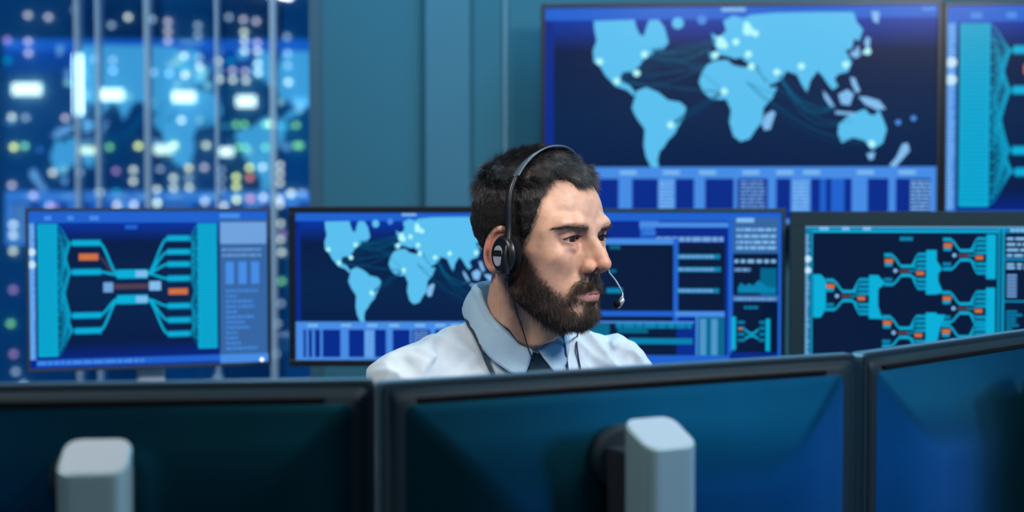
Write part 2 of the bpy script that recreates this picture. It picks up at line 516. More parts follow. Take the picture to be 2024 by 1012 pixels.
# ------------------------------------------------------------------ screen pictures
def screen_mat(name, col, s=1.0):
    m = mat(name, (0.004, 0.004, 0.005), rough=0.22, spec=0.2, emit=col, emit_s=s)
    return m


def grad_mat(name, top, mid, bot, mid2=None):
    m = screen_mat(name, mid)
    nt = m.node_tree; b = nt.nodes['Principled BSDF']
    uv = nt.nodes.new('ShaderNodeUVMap'); sp = nt.nodes.new('ShaderNodeSeparateXYZ'); r = nt.nodes.new('ShaderNodeValToRGB')
    nt.links.new(uv.outputs[0], sp.inputs[0]); nt.links.new(sp.outputs['Y'], r.inputs[0]); nt.links.new(r.outputs[0], b.inputs['Emission Color'])
    e = r.color_ramp.elements
    e[0].position = 0.0; e[0].color = (*bot, 1); e[1].position = 1.0; e[1].color = (*top, 1)
    for pos, c in ((0.16, mid), (0.5, mid2 or mid), (0.80, mid)):
        k = e.new(pos); k.color = (*c, 1)
    return m


SM = [grad_mat('display_ground', (0.0, 0.045, 0.50), (0.0, 0.010, 0.060), (0.0, 0.02, 0.30), (0.0, 0.016, 0.070)),   # 0
      screen_mat('display_land', (0.10, 0.52, 0.86)),           # 1
      screen_mat('display_city', (0.45, 0.95, 0.95), 1.0),      # 2
      screen_mat('display_bar_blue', (0.012, 0.12, 0.62)),      # 3
      screen_mat('display_table', (0.06, 0.26, 0.78)),          # 4
      screen_mat('display_cyan', (0.0, 0.42, 0.68)),            # 5
      screen_mat('display_cyan_dark', (0.0, 0.22, 0.42)),       # 6
      screen_mat('display_orange', (0.62, 0.16, 0.05)),         # 7
      screen_mat('display_pale', (0.22, 0.50, 0.85)),           # 8
      screen_mat('display_black', (0.0, 0.008, 0.040)),         # 9
      screen_mat('display_side_panel', (0.035, 0.13, 0.36)),    # 10
      screen_mat('display_text', (0.16, 0.36, 0.72)),           # 11
      screen_mat('display_faint', (0.0, 0.055, 0.15)),          # 12
      screen_mat('display_deep_blue', (0.0, 0.022, 0.26)),      # 13
      screen_mat('display_teal', (0.0, 0.13, 0.26)),            # 14
      screen_mat('display_rust', (0.08, 0.045, 0.075)),         # 15
      screen_mat('display_white', (0.55, 0.80, 1.0))]           # 16


class Art:
    def __init__(self, x0, y0, x1, y1):
        self.b = (x0, y0, x1, y1); self.polys = []
        self.poly([(x0, y0), (x1, y0), (x1, y1), (x0, y1)], 0)

    def poly(self, pts, mi, layer=None):
        self.polys.append((list(pts), mi, len(self.polys) if layer is None else layer))

    def rect(self, x0, y0, x1, y1, mi): self.poly([(x0, y0), (x1, y0), (x1, y1), (x0, y1)], mi)

    def dot(self, x, y, r, mi, n=12): self.poly([(x + r * math.cos(2 * math.pi * k / n), y + r * math.sin(2 * math.pi * k / n)) for k in range(n)], mi)

    def line(self, pts, w, mi):
        pts = [Vector((p[0], p[1])) for p in pts]
        L, R = [], []
        for i, p in enumerate(pts):
            t = (pts[min(i + 1, len(pts) - 1)] - pts[max(i - 1, 0)]).normalized(); n = Vector((-t.y, t.x)) * w / 2
            L.append(p + n); R.append(p - n)
        for i in range(len(pts) - 1):
            self.poly([L[i], L[i + 1], R[i + 1], R[i]], mi, layer=len(self.polys) - (i > 0))

    def text(self, x0, y, x1, h, mi, seed=0, word=(8, 30), gap=5):
        r = random.Random(seed + int(x0 * 7 + y * 13)); x = x0
        while x < x1:
            w = r.uniform(*word); self.rect(x, y, min(x + w, x1), y + h, mi); x += w + gap

    def build(self, name, W, H, parent, loc=(0, 0, 0), flip=False):
        x0, y0, x1, y1 = self.b
        V, F, M, UV = [], [], [], []
        lay = {}
        for pts, mi, l in self.polys: lay.setdefault(l, len(lay))
        step = min(0.00004, 0.004 / max(1, len(lay)))
        sg = -1 if flip else 1
        for pts, mi, l in self.polys:
            n = len(V)
            yy = -(lay[l]) * step * sg
            for p in pts:
                px_ = min(max(p[0], x0), x1); py_ = min(max(p[1], y0), y1)
                u, v = (px_ - x0) / (x1 - x0), (py_ - y0) / (y1 - y0)
                V.append((loc[0] + (u - .5) * W * sg, loc[1] + yy, loc[2] + (.5 - v) * H)); UV.append((u, 1 - v))
            F.append(tuple(range(n, n + len(pts)))); M.append(mi)
        me = bpy.data.meshes.new(name); me.from_pydata(V, [], F)
        for m in SM: me.materials.append(m)
        me.polygons.foreach_set('material_index', M)
        uvl = me.uv_layers.new(name='UVMap')
        li = np.empty(len(me.loops), np.int32); me.loops.foreach_get('vertex_index', li)
        uvl.data.foreach_set('uv', np.array(UV, F32)[li].ravel())
        me.update()
        o = bpy.data.objects.new(name, me)
        return link(o, parent)


def art_map():
    A = Art(45, 8, 1665, 935)
    A.rect(45, 8, 1665, 62, 3); A.rect(780, 14, 880, 30, 8); A.rect(1600, 20, 1660, 34, 4)
    A.rect(45, 62, 82, 690, 13)
    NA = [(250, 65), (420, 62), (428, 95), (442, 125), (458, 132), (470, 92), (480, 64), (520, 62), (545, 95), (562, 160), (545, 185), (510, 190), (490, 215), (455, 235), (440, 262), (425, 270), (432, 302), (420, 302), (404, 282), (372, 286), (360, 310), (385, 335), (402, 343), (425, 375), (418, 388), (390, 362), (342, 345), (300, 300), (275, 258), (250, 240), (247, 190), (262, 150), (252, 100)]
    SA = [(430, 365), (470, 350), (520, 372), (560, 405), (612, 415), (636, 438), (626, 480), (602, 520), (590, 548), (560, 578), (545, 605), (526, 625), (518, 662), (524, 700), (492, 694), (470, 650), (460, 600), (464, 530), (430, 482), (410, 440)]
    AF = [(700, 290), (722, 255), (760, 238), (805, 236), (830, 258), (862, 266), (930, 270), (958, 325), (985, 356), (1012, 352), (992, 400), (956, 440), (952, 500), (925, 532), (900, 572), (862, 584), (832, 560), (815, 500), (822, 450), (802, 404), (742, 404), (705, 370), (688, 330)]
    EU = [(735, 232), (728, 205), (765, 200), (748, 160), (740, 120), (770, 140), (800, 112), (788, 70), (830, 48), (870, 60), (900, 46), (1000, 38), (1180, 36), (1322, 38), (1336, 80), (1362, 112), (1346, 160), (1325, 150), (1318, 190), (1290, 200), (1318, 250), (1302, 290), (1262, 300), (1246, 320), (1262, 350), (1240, 366), (1222, 345), (1200, 310), (1178, 285), (1150, 322), (1134, 376), (1112, 342), (1092, 300), (1050, 285), (1030, 320), (976, 348), (950, 305), (932, 265), (884, 246), (862, 226), (840, 232), (800, 218), (772, 214), (752, 238)]
    AU = [(1265, 512), (1300, 480), (1340, 460), (1372, 448), (1392, 472), (1412, 474), (1430, 452), (1450, 500), (1462, 535), (1446, 592), (1402, 622), (1370, 580), (1322, 568), (1278, 592), (1262, 552)]
    for pl in (NA, SA, AF, EU, AU): A.poly(pl, 1)
    for pl in ([(1200, 368), (1222, 392), (1252, 442), (1235, 446), (1205, 398)], [(1262, 385), (1300, 364), (1326, 384), (1310, 432), (1275, 426)], [(1345, 395), (1378, 396), (1430, 412), (1458, 448), (1420, 452), (1372, 428)], [(1310, 312), (1330, 316), (1352, 372), (1336, 380), (1318, 345)],
               [(1365, 218), (1388, 196), (1392, 150), (1376, 140), (1366, 168), (1376, 190), (1352, 212)], [(1380, 636), (1415, 630), (1408, 660), (1392, 664)], [(1526, 596), (1548, 592), (1556, 625), (1500, 692), (1472, 688), (1500, 654)], [(962, 472), (992, 452), (1006, 462), (984, 532), (960, 536), (950, 512)],
               [(1395, 35), (1428, 38), (1424, 88), (1402, 76)], [(1332, 190), (1345, 180), (1350, 225), (1325, 235)], [(1250, 455), (1330, 462), (1328, 474), (1252, 468)]):
        A.poly(pl, 8)
    A.dot(600, 78, 25, 1); A.dot(700, 65, 20, 4); A.dot(1508, 505, 12, 4); A.dot(1570, 488, 12, 4)
    # arcs of traffic
    r = random.Random(3)
    for i in range(26):
        x0, y0 = r.choice([(462, 212), (430, 290), (490, 190), (347, 323)]); x1, y1 = r.choice([(755, 215), (775, 150), (793, 370), (740, 190), (720, 260)])
        s = r.uniform(-40, 60)
        A.line([(x0 + (x1 - x0) * t, y0 + (y1 - y0) * t + s * math.sin(math.pi * t)) for t in np.linspace(0, 1, 9)], 2.2, r.choice([12, 14, 12]))
    for i in range(12):
        x0, y0 = r.choice([(905, 265), (1010, 290), (885, 330)]); x1, y1 = r.choice([(1400, 595), (1265, 512), (1250, 440), (1320, 500)])
        s = r.uniform(10, 90)
        A.line([(x0 + (x1 - x0) * t, y0 + (y1 - y0) * t + s * math.sin(math.pi * t)) for t in np.linspace(0, 1, 9)], 2.2, r.choice([12, 14]))
    for i in range(8):
        s = r.uniform(-20, 30)
        A.line([(572 + (793 - 572) * t, 512 + (370 - 512) * t + s * math.sin(math.pi * t)) for t in np.linspace(0, 1, 7)], 2.0, 12)
    for x, y in ((275, 240), (462, 210), (430, 290), (347, 323), (775, 150), (793, 175), (755, 215), (885, 90), (920, 125), (840, 160), (892, 213), (905, 265), (1010, 290), (1110, 265), (1292, 260), (1380, 205), (793, 370), (572, 512), (1400, 595)):
        A.dot(x, y, 15, 2)
    A.dot(780, 165, 22, 2); A.dot(890, 112, 22, 2); A.dot(1322, 214, 12, 8)
    # table
    A.rect(45, 692, 1665, 742, 4); A.rect(45, 742, 1665, 935, 13)
    for a, b, m in ((45, 100, 4), (118, 135, 4), (160, 178, 4), (215, 232, 4), (355, 412, 4), (520, 592, 4), (670, 716, 4), (835, 850, 4), (975, 1010, 4), (1070, 1152, 4), (1190, 1215, 3), (1235, 1290, 3), (1320, 1385, 4), (1470, 1500, 4), (1640, 1665, 4)):
        A.rect(a, 742, b, 935, m)
    for y in range(752, 915, 16):
        A.text(862, y, 962, 9, 11, 1); A.text(1078, y, 1145, 9, 8, 2); A.text(1560, y, 1640, 9, 8, 3); A.text(525, y, 585, 8, 8, 4)
    for x in (130, 360, 540, 690, 870, 1010, 1120, 1340, 1510): A.rect(x, 708, x + 70, 724, 8)
    A.rect(45, 915, 1665, 935, 4)
    return A


def art_net():
    A = Art(70, 68, 1335, 882)
    A.rect(70, 68, 1335, 130, 3); A.text(150, 95, 430, 22, 4, 1, (30, 50), 80); A.rect(1070, 82, 1180, 108, 4)
    A.rect(70, 130, 104, 835, 4)
    r = random.Random(5)
    for y in range(140, 830, 12): A.rect(76, y, 76 + r.uniform(14, 24), y + 6, 8)
    A.dot(86, 280, 20, 16); A.dot(86, 345, 20, 16)
    A.rect(104, 835, 1070, 870, 3); A.text(110, 845, 660, 16, 4, 5, (20, 60), 8)
    L = [(235, 290), (385, 290), (610, 290), (690, 300)]
    R = [213, 285, 350, 425, 570, 645, 718]
    A.rect(115, 135, 215, 820, 5); A.rect(950, 135, 1055, 800, 5)
    for y in range(142, 812, 16): A.rect(122, y, 208, y + 5, 6)
    for y in range(142, 792, 16): A.rect(957, y, 1048, y + 5, 6)
    def cur(x0, y0, x1, y1, w, mi):
        pts = []
        for t in np.linspace(0, 1, 10):
            s = t * t * (3 - 2 * t); pts.append((x0 + (x1 - x0) * t, y0 + (y1 - y0) * s))
        A.line(pts, w, mi)
    for k in range(30):
        y = 145 + k * 23
        for (ny, nx) in L:
            if abs(y - ny) < 240: cur(215, y, nx, ny, 3.0, 6 if k % 2 else 5)
    for k in range(22):
        y = 145 + k * 30
        for ny in R:
            if abs(y - ny) < 130: cur(905, ny, 950, y, 3.0, 6 if k % 2 else 5)
    for (ny, nx) in L: A.line([(nx, ny), (440, ny)], 36, 6); A.line([(nx, ny), (435, ny)], 24, 5)
    for ny in R: A.line([(785, ny), (908, ny)], 34, 6); A.line([(790, ny), (903, ny)], 22, 5)
    for a, b in ((235, 395), (385, 402), (610, 528), (690, 536)): cur(430, a, 525, b, 13, 5)
    for ny in R[:4]: cur(678, 398, 790, ny, 12, 5)
    for ny in R[4:]: cur(678, 532, 790, ny, 12, 5)
    A.rect(520, 375, 682, 422, 5); A.rect(620, 382, 680, 415, 8); A.rect(520, 508, 682, 555, 5); A.rect(620, 515, 680, 548, 8)
    A.rect(325, 290, 425, 325, 7); A.rect(792, 478, 895, 510, 7); A.rect(500, 450, 700, 476, 15); A.rect(450, 440, 500, 492, 11); A.rect(690, 438, 752, 486, 8)
    cur(430, 310, 500, 385, 8, 15)
    A.rect(565, 142, 630, 165, 3)
    # side panel
    A.rect(1068, 115, 1330, 835, 10)
    A.rect(1072, 130, 1325, 245, 11)
    for y in (270, 300): A.text(1080, y, 1300, 12, 11, 7)
    for x in (1100, 1170, 1240): A.rect(x, 340, x + 45, 460, 4)
    for y in range(490, 800, 28): A.text(1100, y, 1100 + r.uniform(60, 180), 12, 4, 9)
    A.rect(1068, 835, 1335, 882, 4)
    return A


def art_code():
    # crop of the third desk monitor, 3.07 px per photo pixel; it continues to the left behind the head
    A = Art(-370, 58, 1132, 985)
    A.rect(-370, 58, 1132, 110, 3); A.rect(-370, 110, 820, 985, 13); A.rect(-370, 240, 480, 985, 9)
    A.rect(0, 110, 240, 210, 13); A.rect(245, 112, 365, 148, 4); A.rect(365, 118, 800, 148, 4); A.rect(250, 150, 345, 205, 3)
    A.text(250, 152, 340, 10, 4, 1); A.text(270, 175, 350, 10, 4, 2)
    A.rect(480, 240, 780, 640, 9); A.text(350, 203, 770, 28, 11, 3, (30, 60), 6)
    A.rect(-370, 212, 490, 248, 4); A.rect(458, 212, 490, 720, 3)
    for y, x1 in ((305, 750), (380, 755), (505, 745)): A.rect(482, y, x1, y + 28, 6); A.text(490, y + 6, x1 - 40, 16, 11, y)
    A.rect(60, 255, 125, 275, 14); A.rect(60, 395, 100, 415, 14); A.rect(40, 505, 140, 535, 6)
    A.rect(-370, 640, 780, 672, 3); A.rect(470, 640, 780, 672, 4)
    A.rect(-370, 700, 590, 712, 4); A.text(100, 712, 580, 30, 6, 4, (30, 80), 6); A.rect(110, 745, 300, 770, 14); A.rect(180, 800, 580, 835, 6); A.rect(-370, 715, 60, 940, 14)
    A.rect(600, 672, 780, 940, 14); A.rect(600, 672, 612, 960, 4)
    for x in (622, 692): 
        A.rect(x, 680, x + 48, 935, 6)
        for y in range(690, 925, 14): A.rect(x + 5, y, x + 42, y + 7, 11)
    A.rect(-370, 900, 820, 985, 3)
    # right side panel
    A.rect(800, 90, 830, 985, 3); A.rect(830, 90, 1110, 300, 10); A.rect(850, 92, 960, 118, 8); A.rect(1110, 90, 1132, 985, 3)
    for y in (152, 190, 225, 258): A.text(850, y, 1095, 17, 8, y, (10, 60), 8)
    A.rect(830, 300, 1110, 560, 9); A.text(840, 335, 1095, 20, 8, 5, (20, 50), 14); A.text(840, 385, 940, 20, 11, 5); A.rect(1000, 385, 1100, 560, 14)
    A.poly([(860, 500), (880, 470), (905, 490), (930, 475), (955, 488), (990, 455), (1020, 480), (1060, 500), (1095, 495), (1095, 530), (860, 530)], 6)
    A.rect(830, 545, 1110, 580, 10); A.text(840, 558, 1095, 16, 11, 8)
    A.rect(830, 585, 1110, 985, 9); A.text(900, 608, 990, 16, 6, 8)
    A.rect(822, 670, 850, 865, 5); A.rect(1035, 682, 1062, 872, 5)
    for y in (695, 730, 765, 800): A.rect(862, y, 905, y + 16, 6); A.rect(995, y, 1030, y + 16, 6)
    A.rect(868, 735, 890, 748, 7); A.line([(905, 745), (930, 765), (960, 768), (990, 745)], 12, 5); A.line([(905, 800), (930, 785), (960, 782), (990, 800)], 12, 5)
    A.rect(812, 880, 1110, 985, 13)
    return A


def art_modules():
    A = Art(92, 150, 1560, 1010)
    A.rect(92, 150, 1560, 190, 6); A.rect(92, 150, 1560, 158, 8); A.text(180, 158, 540, 16, 8, 2, (40, 60), 80); A.rect(140, 176, 1240, 188, 5)
    A.rect(92, 190, 134, 1010, 14); A.rect(134, 190, 140, 1010, 5)
    r = random.Random(9)
    for y in range(200, 1000, 15): A.rect(98, y, 98 + r.uniform(14, 26), y + 9, 8)
    A.dot(112, 345, 20, 16); A.dot(112, 412, 20, 16)
    A.rect(140, 190, 1240, 1010, 9)
    A.rect(660, 214, 738, 236, 6)
    def cur(x0, y0, x1, y1, w, mi):
        A.line([(x0 + (x1 - x0) * t, y0 + (y1 - y0) * (t * t * (3 - 2 * t))) for t in np.linspace(0, 1, 8)], w, mi)
    def module(x, y, barx0, barx1, y0, y1, wedge=None, low=True, twin=False):
        # left stubs, waist, right stubs
        A.line([(x, y - 92), (x + 50, y - 92)], 24, 6); A.line([(x + 4, y - 34), (x + 50, y - 34)], 20, 6); A.line([(x + 4, y - 34), (x + 48, y - 34)], 8, 5); A.line([(x + 2, y - 92), (x + 50, y - 92)], 10, 5)
        if low:
            A.line([(x, y + 52), (x + 50, y + 52)], 20, 6); A.line([(x, y + 80), (x + 55, y + 80)], 22, 6); A.line([(x, y + 80), (x + 55, y + 80)], 9, 5)
            cur(x + 50, y + 80, x + 112, y + 26, 11, 5)
        cur(x + 48, y - 88, x + 108, y - 26, 11, 5)
        A.line([(x + 100, y - 27), (x + 165, y - 27)], 17, 5); A.line([(x + 100, y + 27), (x + 165, y + 27)], 17, 5)
        A.rect(x + 92, y - 9, x + 150, y + 12, 15); A.dot(x + 68, y, 12, 8); A.rect(x + 4, y - 70, x + 54, y - 46, 7)
        A.line([(x + 150, y), (x + 200, y + 2)], 12, 6)
        for dy in (-97, -70, -42, -15, 50, 78, 103):
            A.line([(x + 200, y + dy), (barx0, y + dy)], 20, 6); A.line([(x + 204, y + dy), (barx0, y + dy)], 7, 5)
            cur(x + 155, y + (-24 if dy < 0 else 24), x + 205, y + dy, 7, 5)
        A.rect(x + 186, y + 0, x + 244, y + 28, 9); A.rect(x + 192, y + 3, x + 238, y + 25, 7)
        A.rect(barx0, y0, barx1, y1, 5)
        if wedge: A.poly(wedge, 5)
    A.poly([(145, 435), (190, 435), (222, 470), (222, 640), (190, 690), (145, 690)], 5)
    module(220, 562, 480, 535, 438, 695, [(535, 440), (572, 480), (556, 505), (535, 520), (535, 620), (556, 680), (590, 700), (535, 695)])
    module(568, 412, 818, 880, 290, 550, [(880, 350), (912, 400), (890, 430), (890, 470), (920, 540), (880, 548)])
    module(916, 320, 1172, 1228, 198, 458)
    module(914, 630, 1172, 1226, 508, 800)
    module(560, 775, 818, 882, 655, 1000, [(882, 665), (935, 668), (905, 740), (882, 850)])
    module(910, 822, 1172, 1226, 700, 1000)
    # right side panel
    A.rect(1240, 190, 1278, 1010, 14); A.rect(1238, 150, 1244, 1010, 5); A.rect(1268, 150, 1276, 1010, 5)
    A.rect(1278, 190, 1560, 1010, 9); A.text(1310, 165, 1420, 18, 8, 4); A.rect(1278, 336, 1560, 350, 6); A.rect(1278, 580, 1560, 592, 6)
    for y in (215, 248, 280, 312): A.text(1290, y, 1540, 16, 8, y, (20, 70), 10)
    for y in (365, 385): A.text(1290, y, 1520, 14, 8, y, (14, 50), 14)
    for y in range(430, 570, 20): A.rect(1292, y, 1350, y + 12, 11)
    for y in range(640, 900, 20): A.rect(1290, y, 1300 + r.uniform(20, 90), y + 12, 6)
    A.rect(92, 985, 1560, 1010, 6)
    return A
# ------------------------------------------------------------------ the man: head frame and body surface
YAW = math.radians(52)                       # head turned towards the right
HO = np.array(P(1077, 472, 1.95), F32)       # point between the ears at eye level
HR = np.array([-math.cos(YAW), -math.sin(YAW), 0], F32)   # his right
HF = np.array([math.sin(YAW), -math.cos(YAW), 0], F32)    # his forward
HZ = np.array([0, 0, 1], F32)
HM = np.stack([HR, HF, HZ], 1)               # world = HO + HM @ local


def to_head(p):      # world m -> head mm
    return ((p - HO) @ HM) * F32(1000)


def head_to_world(q):
    return HO + (np.asarray(q, F32) / 1000.0) @ HM.T


BYAW = math.radians(24)
BO = np.array(P(1022, 700, 2.0), F32)        # base of the neck, on the spine line
BR = np.array([-math.cos(BYAW), -math.sin(BYAW), 0], F32)
BF = np.array([math.sin(BYAW), -math.cos(BYAW), 0], F32)
BM_ = np.stack([BR, BF, HZ], 1)


def to_body(p):
    return ((p - BO) @ BM_) * F32(1000)


def body_to_world(q):
    return BO + (np.asarray(q, F32) / 1000.0) @ BM_.T


def sstep(a, b, x):
    t = np.clip((x - a) / (b - a), 0, 1)
    return t * t * (3 - 2 * t)


EYE_X, EYE_Y, EYE_Z, EYE_R = 33.0, 71.5, 1.0, 12.0


def face_warp(q):
    """the front of this face is a little flatter than the average one"""
    q = q.copy()
    q[..., 1] += 11.0 * sstep(5, 62, q[..., 1])
    return q


def face_unwarp(y):
    return y - 11.0


def skull(q, s):
    d = s_ell(q, (0, -14, 36), (76, 91, 79))
    d = smin(d, s_ell(q, (0, 24, 34), (73, 66, 58)), 18)
    d = smin(d, s_ell(q, (0, 26, -28), (62, 61, 74)), 22)
    d = smin(d, s_ell(q, (0, 34, -74), (52, 52, 36)), 16)
    d = smin(d, s_cap(s, (54, 2, -68), (24, 64, -104), 16, 15), 16)          # jaw line
    d = smin(d, s_ell(q, (0, 68, -102), (24, 20, 18)), 14)                    # chin
    d = smin(d, s_ell(s, (46, 54, -22), (21, 24, 17)), 20)                    # cheek bones
    d = smin(d, s_cap(s, (62, 34, -14), (68, 4, -8), 9), 12)
    d = smin(d, s_ell(s, (50, 34, -46), (15, 27, 26)), 18)
    d = smin(d, s_ell(s, (58, 38, 24), (13, 26, 24)), 16)
    d = smin(d, s_ell(s, (59, 42, 0), (11, 25, 20)), 14)
    return d


def sdf_skull(q):
    q = face_warp(q)
    s = q.copy(); s[..., 0] = np.abs(q[..., 0])
    return skull(q, s)


def sdf_head(q):
    """head in mm, q[...,0] his right, [1] forward, [2] up"""
    q = face_warp(q)
    s = q.copy(); s[..., 0] = np.abs(q[..., 0])
    d = skull(q, s)
    d = smin(d, s_path(s, [(6, 83, 15), (27, 86, 20), (48, 73, 20), (58, 56, 10)], [10, 10, 10, 9], 8), 9)   # brow ridge
    d = ssub(d, s_ell(s, (31, 94, -2), (19, 17, 12)), 9)                      # eye sockets
    d = ssub(d, s_ell(s, (18, 95, -6), (6, 14, 11)), 7)
    # lids round the eyeball
    e = s - np.array([EYE_X, EYE_Y, EYE_Z], F32)
    lid = s_ell(e, (0, 0, 0), (16.8, EYE_R + 1.9, EYE_R + 1.5))
    d = smin(d, lid, 4)
    d = smin(d, s_path(s, [(18, 78, 3), (26, 83.5, 8.5), (36, 82, 9), (46, 71, 4)], [2.5, 3.2, 3.5, 3], 2), 5)  # fold above the eye
    d = smin(d, s_path(s, [(20, 77, -9), (30, 81, -12), (42, 75, -11)], [2, 2.4, 2], 2), 7)                     # lower lid bag
    # nose
    d = smin(d, s_path(q, [(0, 83, 8), (0, 92.5, -6), (0, 103.5, -20), (0, 109, -32)], [9, 8.0, 8.4, 10], 4), 8)
    d = smin(d, s_ell(q, (0, 84, -28), (18, 18, 22)), 10)
    d = smin(d, s_ell(s, (14.5, 93, -37), (6.6, 11, 8)), 6)                   # wings
    d = smin(d, s_cap(q, (0, 107, -37), (0, 97, -43), 5), 4)
    d = ssub(d, s_ell(s, (8.5, 101, -43.0), (4.6, 7.5, 5.4)), 2.2)                # nostrils
    d = ssub(d, s_cap(s, (23, 89, -30), (24.5, 85, -45), 2.0), 4.5)             # fold behind the wing
    # mouth
    d = smin(d, s_ell(q, (0, 65.5, -69), (34, 28, 26)), 12)
    d = smin(d, s_path(s, [(30, 73, -73.0), (14, 85.5, -71), (5, 89.5, -70), (0, 89.0, -71)], [2, 2.8, 3.1, 2.9], 3), 3.5)
    d = smin(d, s_path(s, [(28, 73, -75), (13, 84.5, -76.6), (0, 88, -77.2)], [2, 3.4, 4.0], 3), 4)
    d = ssub(d, s_path(s, [(32, 74, -73.0), (14, 88.6, -73.2), (5, 92.6, -73.6), (0, 92.6, -73.2)], [0.7, 0.8, 0.8, 0.8]), 2.2)
    d = ssub(d, s_cap(q, (0, 101, -50), (0, 100, -63), 2.5), 4)
    d = ssub(d, s_ell(q, (0, 97, -89), (22, 9, 4.5)), 6)
    # ears
    c, sn = math.cos(math.radians(22)), math.sin(math.radians(22))
    R = np.array([[c, sn, 0], [-sn, c, 0], [0, 0, 1]], F32)    # columns: ear normal, ear forward, up
    er = s - np.array([83, -15, -13], F32)
    n_ = er @ np.array([c, sn, 0], F32); f_ = er @ np.array([-sn, c, 0], F32); u_ = er[..., 2]
    f_ = f_ - u_ * 0.12
    ell = np.sqrt((f_ / 17) ** 2 + (u_ / 27.5) ** 2) + 1e-6
    ring = np.sqrt((np.abs(ell - 1) * 20) ** 2 + (n_ - 3) ** 2) - 3.2
    plate = np.maximum(np.abs(n_ + 0.5) - 2.2, (ell - 1) * 20)
    ear = smin(ring, plate, 3)
    ear = smin(ear, s_cap(np.stack([n_, f_, u_], -1), (0, 3, -24), (1, 7, -22), 4.5), 4)
    ear = smin(ear, s_cap(np.stack([n_, f_, u_], -1), (-8, 8, -4), (-1, 9, -8), 10), 4)
    d = smin(d, ear, 4)
    # eye opening
    w = (e[..., 0] - 1.0) / 14.6
    up = 4.6 * (1 - np.abs(w + 0.12 * (1 - w * w)) ** 2.2) - 1.0 * w * 0.6
    lo = -3.8 * (1 - np.abs(w) ** 2.4) - 1.0 * w * 0.6
    op = np.maximum(e[..., 2] - up, lo - e[..., 2])
    op = np.maximum(op * 0.8, 2 - e[..., 1])
    op = np.maximum(op, np.sqrt(np.sum((e - np.array([0, 6, 0], F32)) ** 2, -1)) - 21)
    d = ssub(d, op, 0.9)
    return d


def arm_points(side):
    """shoulder, elbow, wrist, knuckle base in body mm; side +1 is his right"""
    return [(side * 160, -8, -45), (side * 232, 60, -270), (side * 120, 300, -318), (side * 110, 372, -318)]


def sdf_hand(b, side):
    """hand resting on keys, palm down"""
    w = np.array([side * 118, 305, -318], F32)
    fx = np.array([-side * 0.12, 0.993, 0], F32)
    rx = np.array([0.993 * side, 0.12, 0], F32)     # towards the little finger
    def L(a, f, u): return w + rx * a + fx * f + np.array([0, 0, u], F32)
    d = s_cap(b, L(0, -10, 2), L(0, 20, 4), 24, 25)
    pal = None
    for a0, a1 in ((-24, -28), (-9, -10), (8, 8), (24, 26)):
        e = s_cap(b, L(a0 * 0.6, 15, 4), L(a1, 78, 8), 14, 10.5)
        pal = e if pal is None else smin(pal, e, 8)
    d = smin(d, pal, 10)
    for a, ln, sp in ((-28, 40, -6), (-10, 46, -1), (8, 42, 3), (26, 33, 8)):
        k = ln / 45.0
        f = s_path(b, [L(a, 78, 8), L(a + sp * .5, 78 + 38 * k, 14), L(a + sp, 78 + 60 * k, 2), L(a + sp, 78 + 70 * k, -14)], [10, 9, 8.3, 7.2], 2)
        d = smin(d, f, 3)
    th = s_path(b, [L(-18, 18, 0), L(-40, 48, -2), L(-50, 78, -6), L(-48, 100, -10)], [15, 12, 10, 8], 4)
    return smin(d, th, 6)


PH_T = [3, 20, 32, 52, 66, 90, 120, 180]; ZT = [12, 19, 36, 49, 62, 93, 99, 102]; RT = [62, 60, 58, 57, 56, 56, 57, 58]


def sdf_body(p):
    q = to_head(p)
    b = to_body(p)
    d = sdf_head(q)
    # neck in head frame towards the body frame
    def h2b(x): return (head_to_world(x) - BO) @ BM_ * 1000
    n0 = h2b((0, -22, -45)); n1 = np.array([0, -10, 0]); 
    nk = s_cap(b, n0, n1, 54, 51)
    a = h2b((0, 30, -80)); 
    nk = smin(nk, s_cap(b, a, (0, 28, -30), 25, 18), 22)
    for sx in (1, -1):
        nk = smin(nk, s_cap(b, h2b((sx * 62, -22, -42)), (sx * 18, 34, -45), 12, 9), 12)
    d = smin(d, nk, 10)
    # the neck stays inside the shirt collar
    ph = np.degrees(np.arctan2(np.abs(b[..., 0]), b[..., 1] + 8 - 0.1 * b[..., 2]))
    zt = np.interp(ph, PH_T, ZT); rt = np.interp(ph, PH_T, RT)
    rb = np.sqrt(b[..., 0] ** 2 + ((b[..., 1] + 8 - 0.1 * zt) / 1.06) ** 2)
    lim = rt - 2.5 + 3.5 * np.maximum(b[..., 2] - zt - 2, 0) + 1.6 * np.maximum(-24 - b[..., 2], 0)
    d = -smin(-d, lim - rb, 5)
    s = b.copy(); s[..., 0] = np.abs(b[..., 0])
    d = smin(d, s_cap(s, (30, -25, -12), (140, -20, -48), 38, 38), 30)
    t = s_ell(b, (0, 0, -190), (158, 98, 190))
    t = smin(t, s_ell(b, (0, -6, -430), (138, 98, 150)), 60)
    d = smin(d, t, 40)
    for side in (1, -1):
        A = arm_points(side)
        d = smin(d, s_path(b, A[:3], [40, 36, 22], 12), 25)
        d = smin(d, sdf_hand(b, side), 8)
        d = smin(d, s_path(b, [(side * 80, -5, -540), (side * 130, 400, -525), (side * 150, 400, -930)], [76, 52, 38], 20), 40)
        d = smin(d, s_cap(b, (side * 150, 400, -985), (side * 160, 500, -1015), 36, 30), 20)
    return d * F32(0.001)


def gauss(q, c, r):
    x = (q - np.asarray(c, F32)) / np.asarray(r, F32)
    return np.exp(-np.sum(x * x, -1))


TH_ = np.radians([0, 12, 25, 38, 50, 58, 64, 70, 76, 84, 92, 104, 120, 140, 160, 180])
HL_ = [71, 74, 83, 86, 66, 32, 10, -4, -24, -24, 20, -2, -40, -58, -66, -68]


